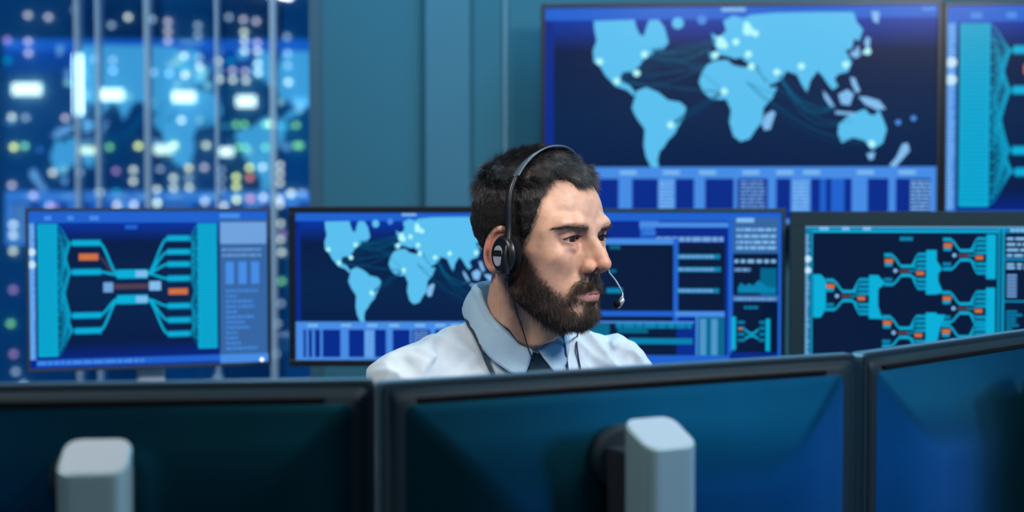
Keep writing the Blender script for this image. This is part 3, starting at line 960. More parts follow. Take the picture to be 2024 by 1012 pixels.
def hair_mask(q):
    """1 inside the scalp hair region (soft), 0 on bare skin"""
    th = np.arctan2(np.abs(q[..., 0]), q[..., 1] + 6)
    line = np.interp(th, TH_, HL_)
    n = 2.0 * np.sin(q[..., 0] * 0.9) * np.cos(q[..., 1] * 0.8 + q[..., 2] * 0.5)
    m = sstep(-4, 5, q[..., 2] + n - line)
    m = m * sstep(98, 93, np.abs(q[..., 0]) + 0 * q[..., 1])
    # keep the ear itself bare
    return m


def beard_mask(q):
    x = np.abs(q[..., 0]); y = q[..., 1]; z = q[..., 2]
    th = np.degrees(np.arctan2(x, y + 6))
    n = 2.5 * np.sin(x * 0.7 + z * 0.4) * np.cos(y * 0.6)
    # upper edge of the cheek beard, by angle round the head
    top = np.interp(th, [0, 15, 22, 28, 36, 44, 52, 60, 68, 76, 84, 100], [-50, -53, -64, -78, -74, -64, -52, -40, -22, -6, -6, -6])
    m = sstep(10, -11, z + n - top)
    # lower edge on the neck
    bot = np.interp(y, [-30, -10, 10, 40, 90], [-62, -86, -108, -140, -160])
    m = m * sstep(-8, 8, z - bot) * sstep(-22, -8, y - (z + 60) * -0.08)
    # bare lips
    up = -74 + 6.6 * (1 - (x / 30) ** 2); lo = -74.5 - 8.6 * (1 - (x / 29) ** 2)
    m = m * (1 - sstep(-1, 1.5, up - z) * sstep(-1, 1.5, z - lo) * sstep(31, 28, x) * (y > 50))
    xs = q.copy(); xs[..., 0] = x
    m = m * (1 - 0.9 * np.clip(1.3 * gauss(xs, (23, 75, -89), (12, 15, 11)), 0, 1))
    return np.clip(m, 0, 1)


def lips_mask(q):
    x = np.abs(q[..., 0]); z = q[..., 2]; y = q[..., 1]
    up = -74 + 6.2 * (1 - (x / 29) ** 2) - 1.6 * np.exp(-(x / 4) ** 2)
    lo = -74.5 - 7.6 * (1 - (x / 27) ** 2)
    m = sstep(-1, 1, up - z) * sstep(-1, 1, z - lo) * sstep(30, 27, x) * (y > 58)
    return m


def skin_colors(q):
    hm, bd = hair_mask(q), beard_mask(q)
    q = face_warp(q)
    n = len(q)
    c = np.empty((n, 3), F32); c[:] = (0.68, 0.395, 0.265)
    def mixc(col, m):
        m = np.clip(m, 0, 1)[:, None]
        c[:] = c * (1 - m) + np.array(col, F32) * m
    s = q.copy(); s[:, 0] = np.abs(q[:, 0])
    mixc((0.64, 0.32, 0.22), 0.4 * gauss(s, (46, 62, -32), (26, 26, 20)))
    mixc((0.60, 0.25, 0.17), 0.75 * gauss(s, (0, 108, -36), (17, 22, 18)))
    mixc((0.68, 0.25, 0.18), 0.8 * gauss(s, (90, -18, -12), (18, 26, 36)))
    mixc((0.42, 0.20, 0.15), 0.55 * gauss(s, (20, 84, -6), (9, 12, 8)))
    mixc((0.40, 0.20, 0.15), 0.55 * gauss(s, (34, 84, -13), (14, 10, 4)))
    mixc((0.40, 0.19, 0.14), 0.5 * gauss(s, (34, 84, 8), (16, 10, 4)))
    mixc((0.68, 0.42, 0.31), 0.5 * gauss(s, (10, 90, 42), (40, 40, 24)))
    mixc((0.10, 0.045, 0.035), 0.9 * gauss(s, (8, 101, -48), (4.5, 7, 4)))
    # brow shade of hair roots
    by = np.interp(s[:, 0], [9, 18, 34, 50, 66], [13.5, 14.5, 16.5, 17.5, 13.5])
    bw = np.interp(s[:, 0], [8, 14, 34, 52, 66], [3.6, 6.0, 6.0, 4.4, 2.2])
    bm = np.exp(-((s[:, 2] - by) / bw) ** 2) * sstep(11, 20, s[:, 0]) * sstep(67, 54, s[:, 0]) * (s[:, 1] > 40)
    mixc((0.09, 0.06, 0.045), 0.6 * bm)
    # lash line
    e = s - np.array([EYE_X, EYE_Y, EYE_Z], F32)
    w = (e[:, 0] - 1.0) / 14.6
    up = 4.6 * (1 - np.abs(w + 0.12 * (1 - w * w)) ** 2.2) - 0.6 * w
    lo = -3.8 * (1 - np.abs(w) ** 2.4) - 0.6 * w
    ne = np.exp(-((e[:, 2] - up - 0.2) / 1.0) ** 2) * (np.abs(w) < 1.1) * (e[:, 1] > 5)
    mixc((0.05, 0.025, 0.02), 0.85 * ne)
    nl = np.exp(-((e[:, 2] - lo + 0.2) / 0.8) ** 2) * (np.abs(w) < 1.0) * (e[:, 1] > 5)
    mixc((0.30, 0.12, 0.09), 0.6 * nl)
    mixc((0.055, 0.034, 0.024), 0.80 * bd)
    mixc((0.56, 0.23, 0.21), 0.8 * lips_mask(q))
    mixc((0.035, 0.028, 0.024), 0.88 * hm)
    return c


skin = mat('skin', (0.6, 0.35, 0.24), rough=0.46, spec=0.42)
_nt = skin.node_tree; _b = _nt.nodes['Principled BSDF']
_a = _nt.nodes.new('ShaderNodeVertexColor'); _a.layer_name = 'tone'
_b.inputs['Subsurface Weight'].default_value = 0.12
_b.inputs['Subsurface Radius'].default_value = (1.0, 0.35, 0.2)
_b.inputs['Subsurface Scale'].default_value = 0.006
_tc = _nt.nodes.new('ShaderNodeTexCoord')
_n = _nt.nodes.new('ShaderNodeTexNoise'); _n.inputs['Scale'].default_value = 900; _n.inputs['Detail'].default_value = 3
_n2 = _nt.nodes.new('ShaderNodeTexNoise'); _n2.inputs['Scale'].default_value = 90; _n2.inputs['Detail'].default_value = 5
_nt.links.new(_tc.outputs['Object'], _n.inputs['Vector']); _nt.links.new(_tc.outputs['Object'], _n2.inputs['Vector'])
_hs = _nt.nodes.new('ShaderNodeMix'); _hs.data_type = 'RGBA'; _hs.blend_type = 'MULTIPLY'; _hs.inputs[0].default_value = 1
_rp = _nt.nodes.new('ShaderNodeMapRange'); _rp.inputs[1].default_value = 0.3; _rp.inputs[2].default_value = 0.7; _rp.inputs[3].default_value = 0.86; _rp.inputs[4].default_value = 1.1
_nt.links.new(_n2.outputs['Fac'], _rp.inputs[0])
_nt.links.new(_a.outputs['Color'], _hs.inputs[6]); _nt.links.new(_rp.outputs[0], _hs.inputs[7])
_nt.links.new(_hs.outputs[2], _b.inputs['Base Color'])
_bp = _nt.nodes.new('ShaderNodeBump'); _bp.inputs['Strength'].default_value = 0.35; _bp.inputs['Distance'].default_value = 0.0006
_nt.links.new(_n.outputs['Fac'], _bp.inputs['Height']); _nt.links.new(_bp.outputs['Normal'], _b.inputs['Normal'])

man = empty('person', (float(BO[0]), float(BO[1]), 0.0))
tag(man, 'bearded man in a pale blue shirt and dark tie, head turned right, wearing a headset', 'person')

_hx, _hy, _hz = [float(v) for v in HO]
_X = axis_steps(-0.30, 0.50, [(_hx - 0.125, _hx + 0.135, 0.0012)], 0.009)
_Y = axis_steps(1.38, 2.16, [(_hy - 0.125, _hy + 0.125, 0.0012)], 0.009)
_Z = axis_steps(0.0, 1.345, [(_hz - 0.14, _hz + 0.13, 0.0012), (0.70, 0.80, 0.004)], 0.009)
_V, _Q = surface_nets(sdf_body, _X, _Y, _Z)
_V = project(sdf_body, _V, 0.0004, 2, 0.001)
body = np_mesh('body', _V, _Q, skin, man, attrs={'tone': skin_colors(to_head(_V))})

# eyes
sclera = mat('eye_white', (0.50, 0.46, 0.44), rough=0.3, spec=0.3)
iris = mat('brown_iris', (0.050, 0.024, 0.012), rough=0.2, spec=0.25)
pupil = mat('pupil', (0.004, 0.004, 0.004), rough=0.12, spec=0.3)
lash_m = mat('lashes', (0.012, 0.009, 0.008), rough=0.6)
for sx in (1, -1):
    ce = np.array([sx * EYE_X, face_unwarp(EYE_Y), EYE_Z], F32)
    gz = np.array([0.10, 1.0, -0.04]); gz /= np.linalg.norm(gz)
    if sx < 0: gz = np.array([0.06, 1.0, -0.04]); gz /= np.linalg.norm(gz)
    mb = MB(); n = 32
    ax = np.cross(gz, [0, 0, 1]); ax /= np.linalg.norm(ax); bx = np.cross(ax, gz)
    angs = [0, 5, 10.5, 11, 18, 26, 28, 34, 45, 60, 80, 100, 130, 160, 179]
    rr = []
    for a in angs:
        r_ = EYE_R - 0.15
        if a < 28: r_ += 0.5 * (1 - (a / 28) ** 2)
        rr.append([head_to_world(ce + np.array([1.1, 1, 1]) * (gz * r_ * math.cos(math.radians(a)) + (ax * math.cos(t) + bx * math.sin(t)) * r_ * math.sin(math.radians(max(a, 0.5))))) for t in np.linspace(0, 2 * math.pi, n, endpoint=False)])
    mb.loft(rr)
    for i in range(len(angs) - 1):
        mi = 2 if angs[i + 1] <= 10.5 else (1 if angs[i + 1] <= 28 else 0)
        for j in range(n): mb.m[i * n + j] = mi
    mb.m[-2] = 2
    o = mb.build('eye', [sclera, iris, pupil], man, smooth=True, world_space=True)
# ------------------------------------------------------------------ hair, beard, brows, lashes
rng = np.random.default_rng(7)


def wob(q, k, ph=0.0):
    return (np.sin(q[..., 0] * k + 1.3 + ph) * np.cos(q[..., 1] * k * 1.13 + q[..., 2] * k * 0.41 + ph) + np.sin(q[..., 2] * k * 0.9 + q[..., 0] * k * 0.37 - ph)) * 0.5


def hair_depth(q):
    z = q[..., 2]; y = q[..., 1]
    t = 2.2 + 7.5 * sstep(50, 95, z) + 4.0 * sstep(0, -45, y) * sstep(60, 20, z)
    t = t * (1 - 0.3 * sstep(25, 60, y)) - 3.5 * sstep(-45, -75, y) * sstep(50, 70, z)
    return t + 0.9 * wob(q, 0.35) + 0.5 * wob(q, 0.8, 2.0)


def sdf_hair(q):
    m = hair_mask(q)
    s = q.copy(); s[..., 0] = np.abs(q[..., 0])
    d0 = sdf_skull(q)
    d = d0 - (hair_depth(q) * m - 5.0 * (1 - m))
    roll = s_path(s, [(60, 12, 84), (50, 28, 88), (28, 41, 86.5), (0, 46, 83)], [6, 8, 10.5, 11.5], 4)
    roll = smin(roll, s_cap(q, (0, 51, 81), (-24, 51, 75), 10.5, 9.5), 4)
    return smin(d, roll, 8)


def hair_strands(name, roots, dirs_fn, length, radius, material, parent, surf=None, steps=5, taper=0.75):
    """roots (n,3) in head mm; dirs_fn(pos, step fraction, index) -> direction field; one curves object"""
    n = len(roots)
    pts = np.empty((n, steps + 1, 3), F32); pts[:, 0] = roots
    p = roots.copy(); idx = np.arange(n)
    for k in range(steps):
        d = dirs_fn(p, k / steps, idx)
        d /= np.linalg.norm(d, axis=1, keepdims=True) + 1e-9
        p = p + d * (length / steps)[:, None]
        if surf is not None:
            v = surf(p); g = gradf(surf, p, 0.5)
            g /= np.linalg.norm(g, axis=1, keepdims=True) + 1e-9
            p = p + g * np.maximum(0.25 - v, 0)[:, None]
        pts[:, k + 1] = p
    w = head_to_world(pts.reshape(-1, 3))
    inv = np.array(world_matrix(parent).inverted())
    w = w @ inv[:3, :3].T + inv[:3, 3]
    cu = bpy.data.hair_curves.new(name)
    cu.add_curves([steps + 1] * n)
    cu.points.foreach_set('position', w.astype(F32).ravel())
    rad = cu.attributes.get('radius') or cu.attributes.new('radius', 'FLOAT', 'POINT')
    t = np.linspace(0, 1, steps + 1)
    rr = radius[:, None] * (1 - taper * t[None] ** 2)
    rad.data.foreach_set('value', (rr * 0.001).astype(F32).ravel())
    cu.materials.append(material)
    o = bpy.data.objects.new(name, cu)
    return link(o, parent)


def hair_material(name, c0, c1, rough=0.42, spec=0.5):
    m = mat(name, c0, rough=rough, spec=spec)
    nt = m.node_tree; b = nt.nodes['Principled BSDF']
    h = nt.nodes.new('ShaderNodeHairInfo'); mx = nt.nodes.new('ShaderNodeMix'); mx.data_type = 'RGBA'
    mx.inputs[6].default_value = (*c0, 1); mx.inputs[7].default_value = (*c1, 1)
    pw = nt.nodes.new('ShaderNodeMath'); pw.operation = 'POWER'; pw.inputs[1].default_value = 1.8
    nt.links.new(h.outputs['Random'], pw.inputs[0]); nt.links.new(pw.outputs[0], mx.inputs[0]); nt.links.new(mx.outputs[2], b.inputs['Base Color'])
    return m


hair_m = hair_material('dark_hair', (0.012, 0.010, 0.009), (0.11, 0.105, 0.105), rough=0.34, spec=0.8)
beard_m = hair_material('beard_hair', (0.010, 0.007, 0.006), (0.065, 0.038, 0.025), rough=0.42)
scalp_m = noisy(mat('hair_mass', (0.008, 0.008, 0.008), rough=0.75, spec=0.25), 300, 0.5, bump=0.9, bscale=700)

# dense hair mass below the loose strands
_gx = axis_steps(-102, 102, [], 2.0); _gy = axis_steps(-122, 96, [], 2.0); _gz = axis_steps(-88, 136, [], 2.0)
_hv, _hq = surface_nets(sdf_hair, _gx, _gy, _gz)
_hv = project(sdf_hair, _hv, 0.5, 2, 1.5)
hair = np_mesh('hair', head_to_world(_hv), _hq, scalp_m, man)


def tri_sample(V, Q, n, keep):
    T = np.concatenate([Q[:, [0, 1, 2]], Q[:, [0, 2, 3]]])
    A, B_, C_ = V[T[:, 0]], V[T[:, 1]], V[T[:, 2]]
    w = np.linalg.norm(np.cross(B_ - A, C_ - A), axis=1) * keep((A + B_ + C_) / 3)
    cdf = np.cumsum(w) / w.sum()
    i = np.searchsorted(cdf, rng.random(n)); i = np.minimum(i, len(T) - 1)
    u, v = rng.random(n), rng.random(n); f = u + v > 1; u[f] = 1 - u[f]; v[f] = 1 - v[f]
    return (A[i] + (B_[i] - A[i]) * u[:, None] + (C_[i] - A[i]) * v[:, None]).astype(F32)


def unit(v):
    return v / (np.linalg.norm(v, axis=-1, keepdims=True) + 1e-9)


def comb(p):
    """combing direction on the scalp: forward on top, down on the sides and back"""
    z = p[:, 2:3]; y = p[:, 1:2]; x = p[:, 0:1]
    top = sstep(48, 84, z)
    f_top = np.concatenate([0.10 * np.ones_like(x) + 0.003 * x, np.ones_like(x), -0.25 * np.ones_like(x)], 1)
    f_front = np.concatenate([-0.25 * np.ones_like(x), 0.75 * np.ones_like(x), -0.55 * np.ones_like(x)], 1)
    fr = sstep(35, 68, y)
    f_top = f_top * (1 - fr) + f_front * fr
    f_side = np.concatenate([0 * x, 0.35 * np.sign(y + 20) * np.ones_like(x), -1 * np.ones_like(x)], 1)
    crown = sstep(-55, -85, y) * sstep(40, 70, z)
    f = f_top * top + f_side * (1 - top)
    f = f * (1 - 0.7 * crown) + crown * np.concatenate([0.3 + 0 * x, -0.6 + 0 * x, 0.2 + 0 * x], 1)
    return f


N_H = 30000
_r = tri_sample(_hv, _hq, N_H, lambda c: (hair_mask(c) > 0.25) * (0.5 + sstep(40, 80, c[:, 2])) + 0.0)
_g = unit(gradf(sdf_hair, _r, 0.7))
_clump = np.stack([wob(_r, 0.28, 0.4), wob(_r, 0.31, 1.9), wob(_r, 0.25, 3.3)], 1)
_rnd = rng.normal(0, 1, (N_H, 3)).astype(F32)
_crown = sstep(-60, -85, _r[:, 1]) * sstep(55, 75, _r[:, 2])


def hair_dir(p, t, i):
    n = _g[i]
    f = comb(p); f = f - n * np.sum(f * n, 1, keepdims=True)
    return unit(f) + n * (0.16 + 0.10 * sstep(50, 80, p[:, 2:3]) + 0.35 * _crown[i][:, None]) * (1 - 0.6 * t) + _clump[i] * 0.60 + _rnd[i] * 0.16


_len = 4.5 + 13.0 * sstep(45, 85, _r[:, 2]) + 7 * _crown
_len *= rng.uniform(0.6, 1.15, N_H)
hair_strands('strands', _r - _g * 1.0, hair_dir, _len.astype(F32), rng.uniform(0.6, 1.1, N_H) * (0.10 + 0.07 * sstep(40, 80, _r[:, 2])), hair_m, hair, surf=sdf_hair)

# beard: roots on the skin
_bl = to_head(_V)
_sel = (_bl[:, 2] < 40) & (_bl[:, 2] > -150) & (np.abs(_bl[:, 0]) < 88) & (_bl[:, 1] > -40)
_fm = _sel[_Q].all(1)
_skv = lambda q: sdf_body(head_to_world(q)) * 1000


def beard_keep(c):
    m = beard_mask(c)
    x = np.abs(c[:, 0])
    cheek = sstep(-45, -78, c[:, 2])
    tash = ((c[:, 2] > -72) & (x < 34) & (c[:, 1] > 50)) * 1.2
    under = sstep(-108, -125, c[:, 2])
    return m * np.clip(0.30 + 0.85 * cheek + tash - 0.55 * under, 0.1, 1.5)


N_B = 17000
_r2 = tri_sample(_bl, _Q[_fm], N_B, beard_keep)
_g2 = unit(gradf(_skv, _r2, 0.7))
_c2 = np.stack([wob(_r2, 0.5, 0.4), wob(_r2, 0.55, 1.9), wob(_r2, 0.45, 3.3)], 1)
_n2r = rng.normal(0, 1, (N_B, 3)).astype(F32)
_tash = (_r2[:, 2] > -73) & (np.abs(_r2[:, 0]) < 36) & (_r2[:, 1] > 48)


def beard_dir(p, t, i):
    n = _g2[i]
    s = np.sign(p[:, 0:1])
    f = np.concatenate([-0.1 * s, 0.25 + 0 * s, -1 + 0 * s], 1)
    ft = np.concatenate([0.95 * s, 0.1 + 0 * s, -0.75 + 0 * s], 1)
    f = np.where(_tash[i][:, None], ft, f)
    f = f - n * np.sum(f * n, 1, keepdims=True)
    return unit(f) + n * 0.55 * (1 - 0.7 * t) + _c2[i] * 0.35 + _n2r[i] * 0.28


_bz = _r2[:, 2]
_len2 = 5.0 + 7.0 * sstep(-70, -104, _bz) * (np.abs(_r2[:, 0]) < 60) - 3.5 * sstep(-112, -128, _bz) * sstep(60, 40, _r2[:, 1])
_len2 = np.where(_tash, 8.0, _len2) * rng.uniform(0.6, 1.2, N_B)
hair_strands('beard', _r2, beard_dir, _len2.astype(F32), rng.uniform(0.09, 0.17, N_B), beard_m, man, steps=4)

# sparse fade at the temples and the neck
_keepf = lambda c: (np.clip(hair_mask(c) + 0.0, 0, 1) < 0.6) * sstep(14, 0, np.abs(c[:, 2] - np.interp(np.arctan2(np.abs(c[:, 0]), c[:, 1] + 6), TH_, HL_))) * (np.abs(c[:, 0]) > 50) * (c[:, 2] < 72) * (sdf_skull(c) < 1.5) + 1e-9
_sel3 = (_bl[:, 2] < 76) & (_bl[:, 2] > -80) & (np.abs(_bl[:, 0]) > 48) & (np.abs(_bl[:, 0]) < 86)
_r3 = tri_sample(_bl, _Q[_sel3[_Q].all(1)], 2600, _keepf)
_g3 = unit(gradf(_skv, _r3, 0.7)); _n3 = rng.normal(0, 1, _r3.shape).astype(F32)
hair_strands('hair_fade', _r3, lambda p, t, i: np.array([[0, 0.15, -1]], F32) + _g3[i] * 0.35 + _n3[i] * 0.25, (rng.uniform(2, 5, len(_r3))).astype(F32), rng.uniform(0.07, 0.13, len(_r3)), hair_m, hair, steps=3)

# brows
for sx in (1, -1):
    n = 400
    u = rng.random(n) ** 0.9
    x = 13 + u * 50
    by = np.interp(x, [9, 18, 34, 50, 66], [13.5, 14.5, 16.5, 17.5, 13.5]); bw = np.interp(x, [8, 14, 34, 52, 66], [3.4, 5.6, 5.6, 4.0, 2.0])
    z = by + rng.normal(0, 0.45, n) * bw
    y = np.full(n, 110.0)
    q = np.stack([sx * x, y, z], 1).astype(F32)
    for _ in range(60):
        v = sdf_head(q); q[:, 1] -= np.maximum(v, 0.0) * 0.8
    g = unit(gradf(sdf_head, q, 0.7))
    nr = rng.normal(0, 1, (n, 3)).astype(F32)
    dz = np.where(z > by, -0.25, 0.35) + np.where(x < 16, 0.5, 0)
    base = np.stack([sx * np.ones(n), -0.25 * np.ones(n), dz], 1).astype(F32)
    def bd(p, t, i):
        f = base[i] - g[i] * np.sum(base[i] * g[i], 1, keepdims=True)
        return unit(f) + g[i] * 0.28 * (1 - t) + nr[i] * 0.12
    hair_strands('eyebrow', q, bd, rng.uniform(4.5, 7.5, n).astype(F32), rng.uniform(0.06, 0.10, n), beard_m, man, steps=4)
    # lashes
    n = 70
    w = np.linspace(-0.85, 0.85, n); upz = 4.6 * (1 - np.abs(w + 0.12 * (1 - w * w)) ** 2.2) - 0.6 * w
    ex = w * 14.6 + 1.0
    q = np.stack([sx * (EYE_X + ex), np.full(n, 100.0), EYE_Z + upz + 0.3], 1).astype(F32)
    for _ in range(60):
        v = sdf_head(q); q[:, 1] -= np.maximum(v, 0.0) * 0.7
    nr = rng.normal(0, 1, (n, 3)).astype(F32)
    hair_strands('eyelashes', q, lambda p, t, i: np.stack([sx * w[i] * 0.5, np.ones(len(i)) * 0.9, -0.25 + 0.8 * t + 0 * w[i]], 1).astype(F32) + nr[i] * 0.1, np.full(n, 5.0, F32), np.full(n, 0.10), lash_m, man, steps=4)
# ------------------------------------------------------------------ clothes, tie, lanyard, headset
def folds(b):
    x, y, z = b[..., 0], b[..., 1], b[..., 2]
    ax = np.abs(x)
    f = 6.5 * (np.abs(np.sin(0.030 * z + 0.048 * ax + 1.1 * np.sin(0.03 * x + 0.02 * y))) - 0.6) * sstep(60, 110, ax)
    f = f + 4.6 * (np.abs(np.sin(0.060 * z - 0.030 * x + 1.3 * np.sin(0.05 * y + 0.04 * x))) - 0.6)
    f = f + 1.0 * np.sin(0.19 * x + 0.12 * z + 2.0 * np.sin(0.07 * z)) * np.cos(0.09 * y)
    return f


def sdf_shirt(p):
    b = to_body(p)
    s = b.copy(); s[..., 0] = np.abs(b[..., 0])
    d = s_cap(s, (36, -22, 20), (163, -14, -33), 35, 45)
    d = smin(d, s_cap(b, (0, -22, -10), (0, -8, 22), 66, 56), 20)
    t = s_ell(b, (0, 2, -190), (170, 108, 195))
    t = smin(t, s_ell(b, (0, -4, -430), (158, 112, 160)), 70)
    d = smin(d, t, 45)
    for side in (1, -1):
        A = arm_points(side)
        A0 = (side * 160, -8, -38)
        d = smin(d, s_path(b, [A0, A[1], A[2]], [50, 50, 33], 14), 22)
    w = sstep(60, 90, np.sqrt(b[..., 0] ** 2 + (b[..., 1] + 5) ** 2) - np.maximum(b[..., 2], 0) * 0.1)
    d = d + folds(b) * 1.0 * w
    # creases running from the shoulder and collar, soft ridges and valleys
    for side in (1, -1):
        for a, c, A, w_ in (((186, 0, 0), (140, 60, -40), 5.0, 9), ((176, 20, -4), (128, 76, -62), -4.5, 9), ((205, 0, -30), (150, 76, -66), 5.0, 10), ((205, 30, -50), (140, 92, -100), -5, 11), ((150, 20, 14), (84, 70, -14), 4.0, 8),
                            ((130, 40, 8), (66, 84, -40), -4.0, 9), ((100, 50, 24), (60, 92, -60), 3.6, 9), ((84, 66, 16), (40, 100, -70), -3.0, 8), ((182, -20, -2), (178, 60, -80), 2.6, 4), ((60, 60, 30), (176, 0, 12), 2.2, 5)):
            dd = s_cap(b, (side * a[0], a[1], a[2]), (side * c[0], c[1], c[2]), 0.0)
            d = d - 1.6 * A * np.exp(-(dd / (w_ * 0.85)) ** 2)
    hole = s_cap(b, (0, -20, 60), (0, -2, -20), 60, 60)
    d = np.maximum(d, -hole)
    d = np.maximum(d, -(b[..., 2] + 560))
    # cuffs end at the wrist
    for side in (1, -1):
        A = arm_points(side)
        w_ = np.asarray(A[2], F32); dr = np.asarray(A[2], F32) - np.asarray(A[1], F32); dr = dr / np.linalg.norm(dr)
        near = np.sqrt(np.sum((b - w_) ** 2, -1)) - 60
        d = np.where(near < 30, np.maximum(d, (b - w_) @ dr - 4), d)
    return d * F32(0.001)


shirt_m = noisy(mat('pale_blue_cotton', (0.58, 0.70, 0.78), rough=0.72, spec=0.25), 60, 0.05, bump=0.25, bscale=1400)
shaded_collar_m = noisy(mat('shaded_collar_cotton', (0.38, 0.58, 0.74), rough=0.7, spec=0.25), 60, 0.04, bump=0.2, bscale=1400)  # shirt cotton made darker and bluer, the collar's shade put into the colour
stitch_m = mat('stitching', (0.40, 0.50, 0.60), rough=0.8)
_bx, _by, _bz0 = [float(v) for v in BO]
_X2 = axis_steps(-0.33, 0.42, [(-0.24, 0.27, 0.0032)], 0.006)
_Y2 = axis_steps(1.52, 2.2, [(1.84, 2.12, 0.0032)], 0.007)
_Z2 = axis_steps(0.45, 1.16, [(0.98, 1.14, 0.0028)], 0.007)
_sv, _sq = surface_nets(sdf_shirt, _X2, _Y2, _Z2)
shirt = np_mesh('shirt', _sv, _sq, shirt_m, man)


def front_y(x, z, f=None, y0=220.0, off=0.0):
    """front surface of the shirt in body mm"""
    f = f or sdf_shirt
    y = y0
    for _ in range(80):
        v = float(f(body_to_world([[x, y, z]]).astype(F32))[0]) * 1000
        if v < 0.15: break
        y -= v * 0.7
    return y + off


def sheet(name, fn, nu, nv, thick, material, parent, smooth=True):
    """fn(u, v) -> body mm, solidified"""
    V = np.array([body_to_world(fn(i / nu, j / nv)) for i in range(nu + 1) for j in range(nv + 1)])
    Q = np.array([[i * (nv + 1) + j, (i + 1) * (nv + 1) + j, (i + 1) * (nv + 1) + j + 1, i * (nv + 1) + j + 1] for i in range(nu) for j in range(nv)])
    o = np_mesh(name, V, Q, material, parent, smooth)
    m = o.modifiers.new('thickness', 'SOLIDIFY'); m.thickness = thick; m.offset = 0
    return o


PH_B = [18.5, 33, 50, 70, 88, 120, 180]; ZB = [-27, -14, 0, 22, 46, 62, 66]; RB = [88, 80, 76, 75, 73, 76, 77]


def collar_pt(side, u, v):
    pt = 3 + (180 - 3) * u; pb = 18.5 + (180 - 18.5) * u
    ph = pt + (pb - pt) * v
    zt, zb = np.interp(pt, PH_T, ZT), np.interp(pb, PH_B, ZB)
    rt, rb = np.interp(pt, PH_T, RT), np.interp(pb, PH_B, RB)
    z = zt + (zb - zt) * v
    r = rt + (rb - rt) * v + 5.0 * math.sin(math.pi * min(1, v * 1.0)) * (0.5 + 0.5 * u) + 2.0 * math.sin(math.pi * min(v * 4, 1))
    a = math.radians(ph)
    # neck leans: shift the ring centre forwards as it rises
    cy = -8 + 0.10 * z
    return [side * r * math.sin(a) * 1.0, cy + r * math.cos(a) * 1.06, z]


for side in (1, -1):
    def fn(u, v, side=side):
        return collar_pt(side, u, v)
    col_o = sheet('collar', fn, 60, 16, 0.0016, shaded_collar_m, shirt)
    # inner stand
    def fs(u, v, side=side):
        pt = 3 + 177 * u
        zt, rt = np.interp(pt, PH_T, ZT), np.interp(pt, PH_T, RT)
        a = math.radians(pt)
        z = zt - 1.0 - 34 * v; cy = -8 + 0.10 * zt
        r = rt - 0.6 + 2.0 * v
        return [side * r * math.sin(a), cy + r * math.cos(a) * 1.06, z]
    sheet('collar_stand', fs, 50, 5, 0.0012, shaded_collar_m, shirt)
    # stitch line along the leaf edge
    mb = MB()
    pts = [body_to_world([c + n for c, n in zip(collar_pt(side, u, 0.93), (0, 0, 0))]) for u in np.linspace(0.0, 1, 50)]
    ctr = body_to_world([0, -8, 0])
    pts = [p + (p - ctr) / np.linalg.norm(p - ctr) * 0.0012 for p in pts]
    mb.tube(pts, 0.00035, 4)
    mb.build('stitch_line', stitch_m, shirt, smooth=True, world_space=True)

# tie
tie_m = noisy(mat('navy_silk', (0.004, 0.022, 0.042), rough=0.6, spec=0.2), 40, 0.2, bump=0.3, bscale=900)
tie_b = noisy(mat('blue_silk', (0.012, 0.075, 0.26), rough=0.42, spec=0.5), 40, 0.15, bump=0.3, bscale=900)
mb = MB(); rings = []
for (z, w, dep, off) in ((8, 5, 4, 0), (5, 8, 7, 2), (-6, 14.0, 9, 5), (-18, 19.5, 10, 9), (-30, 24.5, 10.5, 12), (-42, 27, 9, 11), (-46, 22, 5, 6)):
    y0 = 55 + 0.42 * (3 - z) if z > -30 else 69 + (-30 - z) * 0.3
    rings.append([body_to_world([w * math.copysign(abs(math.cos(t)) ** 0.7, math.cos(t)), y0 + off + dep * math.copysign(abs(math.sin(t)) ** 0.8, math.sin(t)), z + 0.0]) for t in np.linspace(0, 2 * math.pi, 24, endpoint=False)])
mb.loft(rings)
tie = mb.build('tie', tie_m, man, smooth=True, world_space=True)
mb = MB(); rings = []
for z in np.linspace(-24, -330, 26):
    w = 19 + 22 * min(1, (-24 - z) / 260.0)
    yy = front_y(0, z) if z < -52 else 78 + (-24 - z) * 0.45
    yy = min(yy, 118) if z < -52 else yy
    rings.append([body_to_world([w * x, yy + 3.2 - 4 * x * x + o, z]) for (x, o) in ((-1, 0), (-.5, 0.6), (0, 0.8), (.5, 0.6), (1, 0), (.5, -2), (0, -2), (-.5, -2))])
mb.loft(rings)
mb.build('tie_blade', tie_b, tie, smooth=True, world_space=True)

# trousers, shoes
cloth_m = noisy(mat('charcoal_trousers', (0.03, 0.033, 0.04), rough=0.8, spec=0.2), 80, 0.2)


def sdf_trousers(p):
    b = to_body(p)
    d = s_ell(b, (0, -6, -520), (168, 120, 90))
    for side in (1, -1):
        d = smin(d, s_path(b, [(side * 80, -5, -540), (side * 130, 400, -525), (side * 150, 400, -930)], [86, 64, 52], 20), 30)
    d = np.maximum(d, b[..., 2] + 462)
    d = np.maximum(d, -(b[..., 2] + 950))
    return d * F32(0.001)


